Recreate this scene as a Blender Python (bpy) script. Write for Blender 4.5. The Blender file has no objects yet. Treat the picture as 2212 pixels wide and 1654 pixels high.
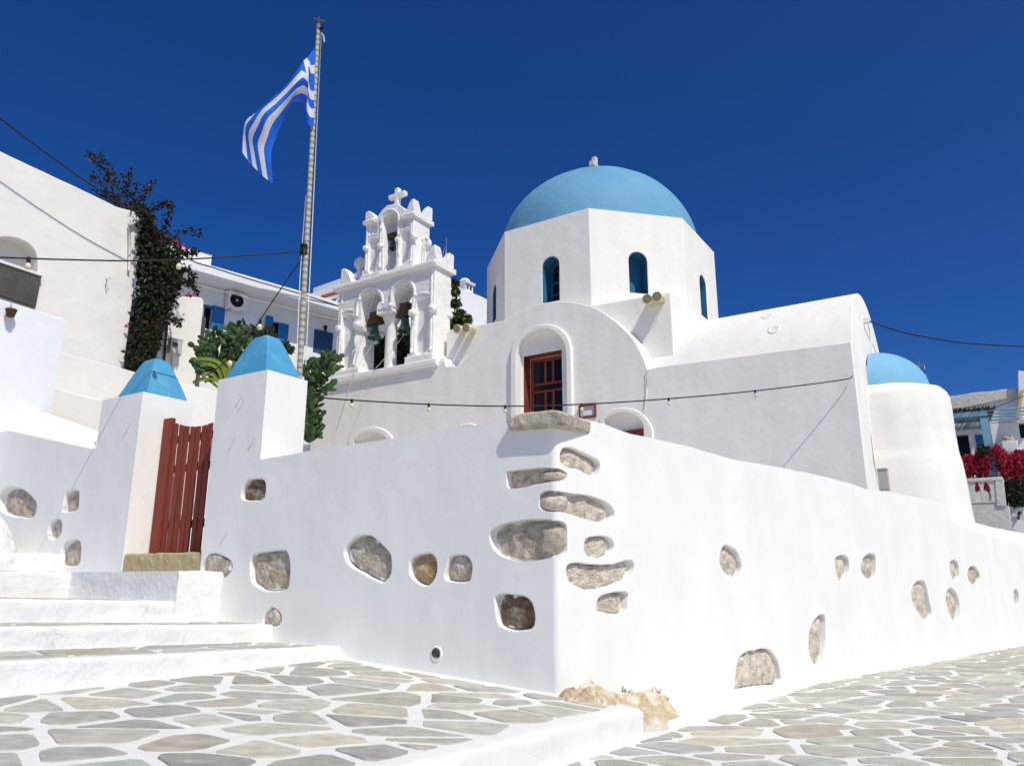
import bpy, bmesh, math, random
from mathutils import Vector, Matrix, noise, geometry

# ------------------------------------------------------------------ camera, sky, sun, exposure
SC = bpy.context.scene
COL = SC.collection
EYE = Vector((0, 0, 1.05)); PITCH = math.radians(14.4); FPX = 1668.0; CX, CY = 1106.0, 827.0   # focal length in 2212-wide pixels
cam_data = bpy.data.cameras.new("camera"); cam = bpy.data.objects.new("camera", cam_data); COL.objects.link(cam)
cam.location = EYE; cam.rotation_euler = (math.pi/2 + PITCH, 0, 0)
cam_data.sensor_width = 36; cam_data.lens = 36*FPX/2212.0; cam_data.clip_end = 3000; cam_data.clip_start = 0.05
SC.camera = cam
SUN_AZ, SUN_EL = math.radians(147), math.radians(51)      # azimuth clockwise from +Y
world = bpy.data.worlds.new("World"); SC.world = world; world.use_nodes = True
wn = world.node_tree; wn.nodes.clear()
sky = wn.nodes.new('ShaderNodeTexSky'); sky.sky_type = 'NISHITA'; sky.sun_disc = False
sky.sun_elevation = SUN_EL; sky.sun_rotation = SUN_AZ; sky.altitude = 2000; sky.air_density = 0.8; sky.dust_density = 8.5; sky.ozone_density = 10.0
hs = wn.nodes.new('ShaderNodeHueSaturation'); hs.inputs['Hue'].default_value = 0.51; hs.inputs['Saturation'].default_value = 1.2; hs.inputs['Value'].default_value = 0.9
bgn = wn.nodes.new('ShaderNodeBackground'); bgn.inputs['Strength'].default_value = 0.1
wo = wn.nodes.new('ShaderNodeOutputWorld')
wn.links.new(sky.outputs[0], hs.inputs['Color']); wn.links.new(hs.outputs[0], bgn.inputs[0]); wn.links.new(bgn.outputs[0], wo.inputs[0])
sun_data = bpy.data.lights.new("sun", 'SUN'); sun_data.energy = 2.7; sun_data.angle = math.radians(0.5); sun_data.color = (1.0, 0.95, 0.79)
sun = bpy.data.objects.new("sun", sun_data); COL.objects.link(sun)
SDIR = Vector((math.cos(SUN_EL)*math.sin(SUN_AZ), math.cos(SUN_EL)*math.cos(SUN_AZ), math.sin(SUN_EL)))
sun.rotation_euler = SDIR.to_track_quat('Z', 'Y').to_euler(); sun.location = SDIR*60
SC.view_settings.view_transform = 'Standard'; SC.view_settings.look = 'None'; SC.view_settings.exposure = 0.34; SC.view_settings.gamma = 1.0
try:
    SC.cycles.max_bounces = 8; SC.cycles.diffuse_bounces = 5; SC.cycles.transparent_max_bounces = 8
    SC.cycles.use_denoising = True
except Exception: pass

# ------------------------------------------------------------------ measuring helpers
def ray(px, py):
    u = (px-CX)/FPX; v = (CY-py)/FPX
    return Vector((u, math.cos(PITCH)-v*math.sin(PITCH), math.sin(PITCH)+v*math.cos(PITCH)))
def at(px, py, y):                        # the point seen there at depth y
    d = ray(px, py); return EYE + d*(y/d.y)
def at_z(px, py, z):
    d = ray(px, py); return EYE + d*((z-EYE.z)/d.z)
class Pl:                                 # a vertical plane: s to the right, z up, d into the wall
    def __init__(s, ox, oy, az):
        a = math.radians(az); s.o = Vector((ox, oy, 0)); s.T = Vector((math.sin(a), math.cos(a), 0)); s.N = Vector((s.T.y, -s.T.x, 0)); s.az = az
    def w(s, a, z, d=0.0): return s.o + s.T*a - s.N*d + Vector((0, 0, z))
    def px(s, px, py, d=0.0):
        r = ray(px, py); o = s.o - s.N*d
        t = (o-EYE).dot(s.N)/r.dot(s.N); p = EYE + r*t
        return ((p-o).dot(s.T), p.z)
    def P(s, px, py, d=0.0):
        a, z = s.px(px, py, d); return s.w(a, z, d)
    def pts(s, L, d=0.0): return [s.px(x, y, d) for x, y in L]
def conv(x0, y0, k):
    return lambda L: [(x0+a*k, y0+b*k) for a, b in L]
c2l = conv(648, 864, .3917); cst = conv(0, 1026, .3793); crw = conv(1404, 1080, .3652); c6 = conv(918, 648, .2776)
c4 = conv(648, 378, .2939); cu = conv(702, 399.6, .13426); cl = conv(702, 567, .16647); c5b = conv(405, 540, .1959)
c8 = conv(1836, 702, .3265); cfl = conv(432, 0, .2937); cbl = conv(2041.3, 756, .2449); c1 = conv(0, 270, .2938)
def rs(seed): return random.Random(seed)
def nz(p, sc, amp=1.0, off=0.0): return noise.noise(Vector((p[0]*sc+off, p[1]*sc+off*.7, (p[2] if len(p) > 2 else 0)*sc)))*amp
def area(p): return 0.5*sum(p[i][0]*p[(i+1) % len(p)][1]-p[(i+1) % len(p)][0]*p[i][1] for i in range(len(p)))
def smooth_loop(P, n=6):                  # closed Catmull-Rom
    out = []; N = len(P)
    for i in range(N):
        p0, p1, p2, p3 = (Vector(P[(i+k-1) % N]) for k in range(4))
        for j in range(n):
            t = j/n
            out.append(tuple(0.5*((2*p1)+(p2-p0)*t+(2*p0-5*p1+4*p2-p3)*t*t+(3*p1-p0-3*p2+p3)*t**3)))
    return out
def smooth_line(P, n=6):
    out = []; N = len(P); Q = [Vector(p) for p in P]
    for i in range(N-1):
        p0 = Q[i-1] if i else Q[0]; p1 = Q[i]; p2 = Q[i+1]; p3 = Q[i+2] if i+2 < N else Q[-1]
        for j in range(n):
            t = j/n
            out.append(tuple(0.5*((2*p1)+(p2-p0)*t+(2*p0-5*p1+4*p2-p3)*t*t+(3*p1-p0-3*p2+p3)*t**3)))
    out.append(tuple(Q[-1])); return out
def dense(P, step, amp=0.0, seed=0, closed=False, sc=2.5):
    out = []; N = len(P)
    for i in range(N if closed else N-1):
        a = Vector(P[i]); b = Vector(P[(i+1) % N]); k = max(1, int((b-a).length/step))
        for j in range(k): out.append(a.lerp(b, j/k))
    if not closed: out.append(Vector(P[-1]))
    r = []
    for p in out:
        q = (p.x, p.y, 0)
        r.append((p.x+nz(q, sc, amp, seed), p.y+nz(q, sc, amp, seed+31.7)))
    return r

# ------------------------------------------------------------------ mesh builder
ORG = {}
class MB:
    def __init__(s): s.v = []; s.f = []; s.m = []; s.sm = []; s.col = None
    def av(s, p): s.v.append(Vector(p)); return len(s.v)-1
    def face(s, idx, m=0, smooth=False): s.f.append(tuple(idx)); s.m.append(m); s.sm.append(smooth)
    def quad(s, a, b, c, d, m=0, smooth=False): s.face([s.av(p) for p in (a, b, c, d)], m, smooth)
    def poly(s, P, m=0): s.face([s.av(p) for p in P], m)
    def grid(s, rows, m=0, smooth=True, closed=False, flip=False):
        I = [[s.av(p) for p in r] for r in rows]
        for i in range(len(I)-1):
            n = len(I[i])
            for j in range(n if closed else n-1):
                k = (j+1) % n; q = [I[i][j], I[i][k], I[i+1][k], I[i+1][j]]
                s.face(q[::-1] if flip else q, m, smooth)
        return I
    def box(s, c, ax, ay, az, m=0, bev=0.0):     # centre and three half-axis vectors
        c = Vector(c); ax, ay, az = Vector(ax), Vector(ay), Vector(az)
        if bev <= 0:
            P = [s.av(c+ax*i+ay*j+az*k) for k in (-1, 1) for j in (-1, 1) for i in (-1, 1)]
            for q in ((0, 2, 3, 1), (4, 5, 7, 6), (0, 1, 5, 4), (2, 6, 7, 3), (0, 4, 6, 2), (1, 3, 7, 5)): s.face([P[i] for i in q], m)
            return
        bm = bmesh.new(); bmesh.ops.create_cube(bm, size=2)
        M = Matrix((ax, ay, az)).transposed()
        for v in bm.verts: v.co = M @ v.co + c
        bmesh.ops.bevel(bm, geom=list(bm.edges), offset=bev, segments=2, profile=0.5, affect='EDGES')
        bmesh.ops.recalc_face_normals(bm, faces=bm.faces)
        b = len(s.v); bm.verts.index_update(); s.v += [v.co.copy() for v in bm.verts]
        for f in bm.faces: s.face([b+v.index for v in f.verts], m, False)
        bm.free()
    def tube(s, P, r, n=8, m=0, cap=True, radii=None):
        P = [Vector(p) for p in P]; rows = []
        for i, p in enumerate(P):
            t = (P[min(i+1, len(P)-1)]-P[max(i-1, 0)]).normalized()
            u = t.cross(Vector((0, 0, 1)))
            if u.length < 1e-3: u = t.cross(Vector((0, 1, 0)))
            u.normalize(); w = t.cross(u); rr = radii[i] if radii else r
            rows.append([p+(u*math.cos(a)+w*math.sin(a))*rr for a in (2*math.pi*k/n for k in range(n))])
        I = s.grid(rows, m, True, True)
        if cap: s.face(I[0], m); s.face(I[-1][::-1], m)
    def lathe(s, c, prof, n=24, m=0, axis=None, sx=None, a0=0.0, a1=2*math.pi):   # prof: (r, h)
        c = Vector(c); z = Vector(axis or (0, 0, 1)).normalized(); x = Vector(sx) if sx else z.orthogonal().normalized()
        y = z.cross(x); full = abs(a1-a0-2*math.pi) < 1e-6; k = n if full else n+1
        rows = [[c+z*h+(x*math.cos(a)+y*math.sin(a))*r for a in (a0+(a1-a0)*i/n for i in range(k))] for r, h in prof]
        s.grid(rows, m, True, full)
    def blob(s, c, rx, n=10, amp=0.15, seed=0, m=0, sc=1.5, ax=None):
        bm = bmesh.new(); bmesh.ops.create_icosphere(bm, subdivisions=n, radius=1)
        b = len(s.v); bm.verts.index_update(); c = Vector(c); ax = ax or (Vector((1, 0, 0)), Vector((0, 1, 0)), Vector((0, 0, 1)))
        for v in bm.verts:
            k = 1+nz(v.co, sc, amp, seed)+nz(v.co, sc*3.1, amp*.4, seed+9)
            q = v.co*k; s.v.append(c+ax[0]*q.x*rx[0]+ax[1]*q.y*rx[1]+ax[2]*q.z*rx[2])
        for f in bm.faces: s.face([b+v.index for v in f.verts], m, True)
        bm.free()
    def plate(s, pl, outer, holes=(), d0=0.0, th=0.3, b=0.02, m=0, back=True, seg=3):
        """a slab in plane pl; holes: dicts pts, b, depth, cap, m, capm"""
        loops = []
        o = list(outer)
        if area(o) < 0: o.reverse()
        loops.append((o, b, th, False, m, m))
        for h in holes:
            p = list(h['pts'])
            if area(p) > 0: p.reverse()
            loops.append((p, h.get('b', 0.02), h.get('depth', th), h.get('cap', False), h.get('m', m), h.get('capm', h.get('m', m))))
        front = []; fidx = []
        for P, bb, dep, cap, mm, cm in loops:
            n = len(P); nor = []
            for i in range(n):
                a = Vector(P[i-1]); c = Vector(P[i]); e = Vector(P[(i+1) % n])
                t1 = (c-a); t2 = (e-c)
                t1 = t1.normalized() if t1.length > 1e-9 else Vector((1, 0)); t2 = t2.normalized() if t2.length > 1e-9 else t1
                n1 = Vector((-t1.y, t1.x)); n2 = Vector((-t2.y, t2.x)); q = n1+n2
                q = q.normalized() if q.length > 1e-6 else n1
                nor.append(q*min(2.0, 1/max(.35, q.dot(n1))))
            rings = []; ks = range(seg+1) if bb > 0 else (0,)
            for k in ks:
                a = k/seg*math.pi/2 if bb > 0 else 0
                ins = bb*(1-math.sin(a)) if bb > 0 else 0; dd = bb*(1-math.cos(a)) if bb > 0 else 0
                rings.append([(P[i][0]+nor[i].x*ins, P[i][1]+nor[i].y*ins, dd) for i in range(n)])
            rings.append([(p[0], p[1], dep) for p in P])
            I = [[s.av(pl.w(x, z, d0+d)) for x, z, d in R] for R in rings]
            for r in range(len(I)-1):
                last = r == len(I)-2
                for i in range(n):
                    j = (i+1) % n
                    s.face((I[r][i], I[r+1][i], I[r+1][j], I[r][j]), mm if last else m, not last)
            front.append([Vector((x, z, 0)) for x, z, d in rings[0]]); fidx += I[0]
            if cap:
                for t in geometry.tessellate_polygon([[Vector((p[0], p[1], 0)) for p in P]]):
                    s._tri([I[-1][k] for k in t], pl, cm)
            if P is o: backs = [[Vector((p[0], p[1], 0)) for p in P]]; backidx = list(I[-1])
            elif not cap and abs(dep-th) < 1e-6: backs.append([Vector((p[0], p[1], 0)) for p in P]); backidx += I[-1]
        for t in geometry.tessellate_polygon(front): s._tri([fidx[k] for k in t], pl, m)
        if back:
            for t in geometry.tessellate_polygon(backs): s._tri([backidx[k] for k in t], pl, m, True)
    def _tri(s, t, pl, m, rev=False):
        a, b, c = (s.v[i] for i in t)
        n = (b-a).cross(c-a)
        if n.length < 1e-12: return
        if (n.dot(pl.N) < 0) != rev: t = t[::-1]
        s.face(t, m)
    def build(s, name, mats, parent=None, sharp=None):
        me = bpy.data.meshes.new(name); og = ORG.get(parent.name, Vector((0, 0, 0))) if parent else Vector((0, 0, 0))
        me.from_pydata([v-og for v in s.v], [], s.f)
        if not isinstance(mats, (list, tuple)): mats = [mats]
        for mt in mats: me.materials.append(mt)
        me.polygons.foreach_set('material_index', s.m); me.polygons.foreach_set('use_smooth', s.sm)
        if s.col:
            at_ = me.color_attributes.new('tint', 'FLOAT_COLOR', 'CORNER'); k = 0; arr = []
            for f, c in zip(s.f, s.col): arr += [c[0], c[1], c[2], 1.0]*len(f)
            at_.data.foreach_set('color', arr)
        me.update()
        if sharp: me.set_sharp_from_angle(angle=math.radians(sharp))
        o = bpy.data.objects.new(name, me); COL.objects.link(o)
        if parent: o.parent = parent; ORG[o.name] = og.copy()
        return o
def thing(name, label, cat, loc, group=None):
    o = bpy.data.objects.new(name, None); COL.objects.link(o); o.location = loc; o.empty_display_size = .2
    ORG[o.name] = Vector(loc); return tag(o, label, cat, group)
def tag(o, label, cat, group=None):
    o['label'] = label; o['category'] = cat
    if group: o['group'] = group
    return o
def structure(o): o['kind'] = 'structure'; return o
def solo(mb, name, mats, label, cat, group=None, base=None):        # a thing of one mesh, origin at its base
    o = mb.build(name, mats); b = Vector(base) if base else Vector((sum(v.x for v in mb.v)/len(mb.v), sum(v.y for v in mb.v)/len(mb.v), min(v.z for v in mb.v)))
    o.data.transform(Matrix.Translation(-b)); o.location = b
    return tag(o, label, cat, group)

# ------------------------------------------------------------------ materials
def mat(name, col, rough=0.85, var=0.06, vscale=3.0, bump=(), col2=None, c2scale=1.2, c2lo=.5, c2hi=.75, metal=0.0, spec=0.3, attr=None, trans=0.0, stretch=None, streak=0.0, crack=0.0, crs=1.0):
    m = bpy.data.materials.new(name); m.use_nodes = True; nt = m.node_tree; N = nt.nodes; L = nt.links
    p = N['Principled BSDF']; p.inputs['Roughness'].default_value = rough; p.inputs['Metallic'].default_value = metal
    p.inputs['Specular IOR Level'].default_value = spec
    tc = N.new('ShaderNodeTexCoord'); src = tc.outputs['Object']
    if stretch:
        mp = N.new('ShaderNodeMapping'); mp.inputs['Scale'].default_value = stretch; L.new(src, mp.inputs[0]); src2 = mp.outputs[0]
    else: src2 = src
    if attr:
        a = N.new('ShaderNodeVertexColor'); a.layer_name = attr; base = a.outputs[0]
    else:
        r = N.new('ShaderNodeRGB'); r.outputs[0].default_value = (*col, 1); base = r.outputs[0]
    if col2:
        n2 = N.new('ShaderNodeTexNoise'); n2.inputs['Scale'].default_value = c2scale; n2.inputs['Detail'].default_value = 8; n2.inputs['Roughness'].default_value = .62
        L.new(src2, n2.inputs['Vector'])
        mr = N.new('ShaderNodeMapRange'); mr.inputs['From Min'].default_value = c2lo; mr.inputs['From Max'].default_value = c2hi; L.new(n2.outputs[0], mr.inputs[0])
        mx = N.new('ShaderNodeMix'); mx.data_type = 'RGBA'; L.new(mr.outputs[0], mx.inputs[0]); L.new(base, mx.inputs[6]); mx.inputs[7].default_value = (*col2, 1); base = mx.outputs[2]
    if var:
        n1 = N.new('ShaderNodeTexNoise'); n1.inputs['Scale'].default_value = vscale; n1.inputs['Detail'].default_value = 7; n1.inputs['Roughness'].default_value = .6
        L.new(src2, n1.inputs['Vector'])
        mr = N.new('ShaderNodeMapRange'); mr.inputs['From Min'].default_value = .3; mr.inputs['From Max'].default_value = .7
        mr.inputs['To Min'].default_value = 1-var; mr.inputs['To Max'].default_value = 1+var; L.new(n1.outputs[0], mr.inputs[0])
        mu = N.new('ShaderNodeVectorMath'); mu.operation = 'SCALE'; L.new(base, mu.inputs[0]); L.new(mr.outputs[0], mu.inputs['Scale']); base = mu.outputs[0]
    if streak:                                      # faint rain runs and brush bands in the limewash
        mp2 = N.new('ShaderNodeMapping'); mp2.inputs['Scale'].default_value = (2.6, 2.6, .45); L.new(src, mp2.inputs[0])
        n3 = N.new('ShaderNodeTexNoise'); n3.inputs['Scale'].default_value = 1.0; n3.inputs['Detail'].default_value = 6; L.new(mp2.outputs[0], n3.inputs['Vector'])
        m3 = N.new('ShaderNodeMapRange'); m3.inputs['From Min'].default_value = .35; m3.inputs['From Max'].default_value = .7; m3.inputs['To Min'].default_value = 1+streak*.4; m3.inputs['To Max'].default_value = 1-streak; L.new(n3.outputs[0], m3.inputs[0])
        u3 = N.new('ShaderNodeVectorMath'); u3.operation = 'SCALE'; L.new(base, u3.inputs[0]); L.new(m3.outputs[0], u3.inputs['Scale']); base = u3.outputs[0]
    crk = None
    if crack:                                       # hairline cracks, only here and there
        nd = N.new('ShaderNodeTexNoise'); nd.inputs['Scale'].default_value = 2.2*crs; nd.inputs['Detail'].default_value = 6; L.new(src, nd.inputs['Vector'])
        sc_ = N.new('ShaderNodeVectorMath'); sc_.operation = 'SCALE'; sc_.inputs['Scale'].default_value = .55/crs; L.new(nd.outputs['Color'], sc_.inputs[0])
        ad = N.new('ShaderNodeVectorMath'); L.new(src, ad.inputs[0]); L.new(sc_.outputs[0], ad.inputs[1])
        vo = N.new('ShaderNodeTexVoronoi'); vo.feature = 'DISTANCE_TO_EDGE'; vo.inputs['Scale'].default_value = .8*crs; L.new(ad.outputs[0], vo.inputs['Vector'])
        l1 = N.new('ShaderNodeMapRange'); l1.inputs['From Min'].default_value = .002*crs; l1.inputs['From Max'].default_value = .007*crs; l1.inputs['To Min'].default_value = 1; l1.inputs['To Max'].default_value = 0; L.new(vo.outputs['Distance'], l1.inputs[0])
        nm = N.new('ShaderNodeTexNoise'); nm.inputs['Scale'].default_value = .7*crs; L.new(src, nm.inputs['Vector'])
        l2 = N.new('ShaderNodeMapRange'); l2.inputs['From Min'].default_value = .52; l2.inputs['From Max'].default_value = .6; L.new(nm.outputs[0], l2.inputs[0])
        mm = N.new('ShaderNodeMath'); mm.operation = 'MULTIPLY'; L.new(l1.outputs[0], mm.inputs[0]); L.new(l2.outputs[0], mm.inputs[1]); crk = mm.outputs[0]
        fm = N.new('ShaderNodeMath'); fm.operation = 'MULTIPLY_ADD'; fm.inputs[1].default_value = -crack; fm.inputs[2].default_value = 1; L.new(crk, fm.inputs[0])
        u4 = N.new('ShaderNodeVectorMath'); u4.operation = 'SCALE'; L.new(base, u4.inputs[0]); L.new(fm.outputs[0], u4.inputs['Scale']); base = u4.outputs[0]
    L.new(base, p.inputs['Base Color'])
    prev = None
    for sc, dist, det in bump:
        n = N.new('ShaderNodeTexNoise'); n.inputs['Scale'].default_value = sc; n.inputs['Detail'].default_value = det; n.inputs['Roughness'].default_value = .55
        L.new(src2, n.inputs['Vector'])
        b = N.new('ShaderNodeBump'); b.inputs['Strength'].default_value = 1.0; b.inputs['Distance'].default_value = dist
        L.new(n.outputs[0], b.inputs['Height'])
        if prev: L.new(prev, b.inputs['Normal'])
        prev = b.outputs[0]
    if prev: L.new(prev, p.inputs['Normal'])
    if trans:
        t = N.new('ShaderNodeBsdfTranslucent'); L.new(base, t.inputs['Color']); mix = N.new('ShaderNodeMixShader'); mix.inputs[0].default_value = trans
        out = N['Material Output']; L.new(p.outputs[0], mix.inputs[1]); L.new(t.outputs[0], mix.inputs[2]); L.new(mix.outputs[0], out.inputs[0])
    return m
BW = ((1.0, .03, 2), (5, .004, 3), (70, .0016, 2))
M_wall = mat('whitewash_wall', (.85, .842, .815), .9, .025, 1.4, BW, streak=.03, crack=.09)
M_church = mat('church_plaster', (.86, .835, .79), .92, .03, .9, ((1.5, .02, 2), (9, .005, 4), (45, .003, 3)), streak=.05, crack=.07, crs=.7)
M_tower = mat('tower_whitewash', (.85, .835, .805), .92, .04, 4, ((3, .03, 3), (14, .012, 4), (60, .003, 2)))
M_step = mat('step_whitewash', (.80, .795, .785), .9, .05, 5, ((2.6, .04, 3), (16, .012, 5), (70, .003, 2)), col2=(.6, .58, .54), c2scale=5, c2lo=.64, c2hi=.74, crack=.13, crs=2.6)
M_joint = mat('joint_paint', (.81, .80, .77), .9, .04, 6, ((6, .012, 5), (40, .004, 3)))
M_slab = mat('flagstone', (.3, .3, .28), .8, .2, 6, ((6, .02, 8), (60, .004, 4)), col2=(.54, .52, .47), c2scale=5, c2lo=.55, c2hi=.78, attr='tint', stretch=(1, 1.5, 1))
M_stone = mat('rubble_stone', (.52, .41, .29), .95, .35, 9, ((12, .05, 8), (50, .012, 4)), col2=(.6, .56, .5), c2scale=6, c2lo=.42, c2hi=.62)
M_stone_g = mat('grey_limestone', (.5, .44, .35), .95, .4, 7, ((9, .05, 8), (45, .012, 4)), col2=(.5, .44, .36), c2scale=5, c2lo=.42, c2hi=.65)
M_stone_d = mat('dark_rubble', (.2, .135, .085), .95, .4, 9, ((10, .06, 8), (45, .014, 4)), col2=(.45, .4, .35), c2scale=5, c2lo=.5, c2hi=.66)
M_stone_o = mat('ochre_rubble', (.42, .28, .13), .95, .3, 9, ((12, .03, 8), (60, .008, 4)), col2=(.5, .42, .3), c2scale=8, c2lo=.45, c2hi=.7)
M_stone_p = mat('pale_limestone', (.72, .63, .53), .95, .25, 9, ((10, .05, 8), (40, .015, 4)), col2=(.5, .42, .33), c2scale=7, c2lo=.52, c2hi=.66)
M_sill = mat('sill_sandstone', (.5, .42, .24), .95, .25, 9, ((12, .03, 8), (50, .01, 4)), col2=(.38, .32, .17), c2scale=9, c2lo=.45, c2hi=.65)
M_rock = mat('bedrock', (.66, .52, .32), .95, .2, 5, ((5, .06, 8), (24, .03, 6)), col2=(.7, .65, .56), c2scale=2.5, c2lo=.45, c2hi=.6)
M_dome = mat('dome_blue', (.14, .345, .53), .7, .04, 1.6, ((1.3, .04, 3), (6, .012, 3), (40, .002, 2)), col2=(.155, .375, .53), c2scale=.9, c2lo=.45, c2hi=.7)
M_cap = mat('cap_blue', (.07, .32, .54), .7, .08, 4, ((4, .012, 4), (50, .002, 2)), col2=(.14, .4, .58), c2scale=2.5, c2lo=.5, c2hi=.75)
M_conch = mat('conch_blue', (.2, .45, .66), .75, .04, 2, ((3, .012, 3), (50, .002, 2)))
M_revealb = mat('reveal_blue', (.03, .16, .29), .8, .05, 4)
M_red = mat('oxblood_paint', (.22, .04, .022), .6, .12, 6, ((20, .003, 4),), stretch=(1, 1, .15))
M_glass = mat('dark_glass', (.006, .007, .012), .25, 0, spec=.25)
M_wood = mat('yoke_wood', (.10, .055, .03), .85, .3, 8, ((20, .006, 5),))
M_bell = mat('bell_patina', (.05, .10, .075), .6, .3, 8, ((25, .004, 4),), col2=(.12, .2, .15), c2scale=7, c2lo=.5, c2hi=.7, metal=.3)
M_cream = mat('cream_plastic', (.72, .66, .45), .5, .04, 6)
M_grille = mat('speaker_grille', (.32, .29, .18), .7, .2, 60)
M_black = mat('black_rubber', (.012, .012, .013), .55, .1, 20)
M_bulb = mat('bulb_glass', (.75, .68, .42), .15, .03, 9, spec=.6)
M_rope = mat('white_rope', (.66, .63, .57), .9, .15, 60)
M_ropeb = mat('bell_rope', (.55, .5, .42), .9, .2, 60)
M_grey = mat('grey_box', (.5, .5, .46), .6, .06, 6)
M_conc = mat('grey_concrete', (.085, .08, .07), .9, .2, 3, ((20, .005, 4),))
M_cement = mat('cement_patch', (.58, .58, .585), .9, .08, 5, ((5, .02, 4), (30, .006, 4)))
M_house = mat('house_cream', (.82, .79, .745), .92, .04, 1.2, ((1.2, .03, 3), (6, .006, 4)), col2=(.74, .68, .6), c2scale=1.6, c2lo=.62, c2hi=.8)
M_houseb = mat('house_white', (.8, .81, .83), .9, .03, 2, ((3, .015, 3),))
M_shut = mat('shutter_blue', (.012, .16, .42), .6, .06, 6)
M_curt = mat('curtain_blue', (.05, .12, .25), .9, .1, 8)
M_tile = mat('terracotta', (.4, .14, .06), .85, .15, 8)
M_pvc = mat('pipe_grey', (.08, .08, .085), .5, 0)
M_pole = None
M_leaf = mat('bougainvillea_leaf', (.018, .03, .01), .7, .3, 14, trans=.15)
M_leafr = mat('bougainvillea_bronze', (.05, .022, .014), .7, .3, 14, trans=.15)
M_mag = mat('magenta_bract', (.48, .015, .06), .6, .25, 14, trans=.3)
M_twig = mat('twig', (.09, .065, .045), .9, .2, 14)
M_cact = mat('cactus_green', (.035, .075, .02), .6, .2, 5, ((18, .004, 3),), col2=(.075, .13, .035), c2scale=4, c2lo=.5, c2hi=.75)
M_aloe = mat('strap_leaf_green', (.19, .27, .03), .5, .15, 8, trans=.2)
M_olive = mat('bush_leaf', (.04, .06, .025), .7, .25, 10, trans=.25)
M_pergola = mat('pergola_blue', (.19, .37, .48), .7, .08, 8)
M_reed = mat('reed_thatch', (.16, .13, .08), .95, .4, 30)
M_ochre = mat('ochre_trim', (.62, .45, .16), .85, .05, 5)
M_old = mat('weathered_white', (.62, .6, .56), .92, .12, 4, ((8, .02, 5), (30, .006, 4)), col2=(.4, .37, .32), c2scale=4, c2lo=.55, c2hi=.75)
M_pot = mat('clay_pot', (.1, .055, .035), .9, .2, 20)
M_metal = mat('galvanised', (.35, .35, .36), .5, .1, 10, metal=.7)
M_earth = mat('dry_earth', (.36, .3, .22), .95, .2, .4, ((2, .05, 5),))
M_grass = mat('dry_grass', (.12, .1, .04), .9, .3, 20)
M_green = mat('grass_green', (.05, .13, .03), .9, .3, 20)
# ------------------------------------------------------------------ planes of the place
LW = Pl(.45, 7.9, 122.5)        # left face of the boundary wall; the corner is s = 0, the wall runs to negative s
RW = Pl(.45, 7.9, 47.0)         # right face of the boundary wall; runs to positive s
FA = Pl(7.36, 16.0, 122.5)      # church front
EN = Pl(7.36, 16.0, 32.5)       # church east end
def lw(s, z, w): return LW.w(s, z, -w)
def street_z(x, y): return -.3 + min(0, .03*(y-6.4)) + .012*nz((x, y), .6)
def terr_z(s): return -.07*s

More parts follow.
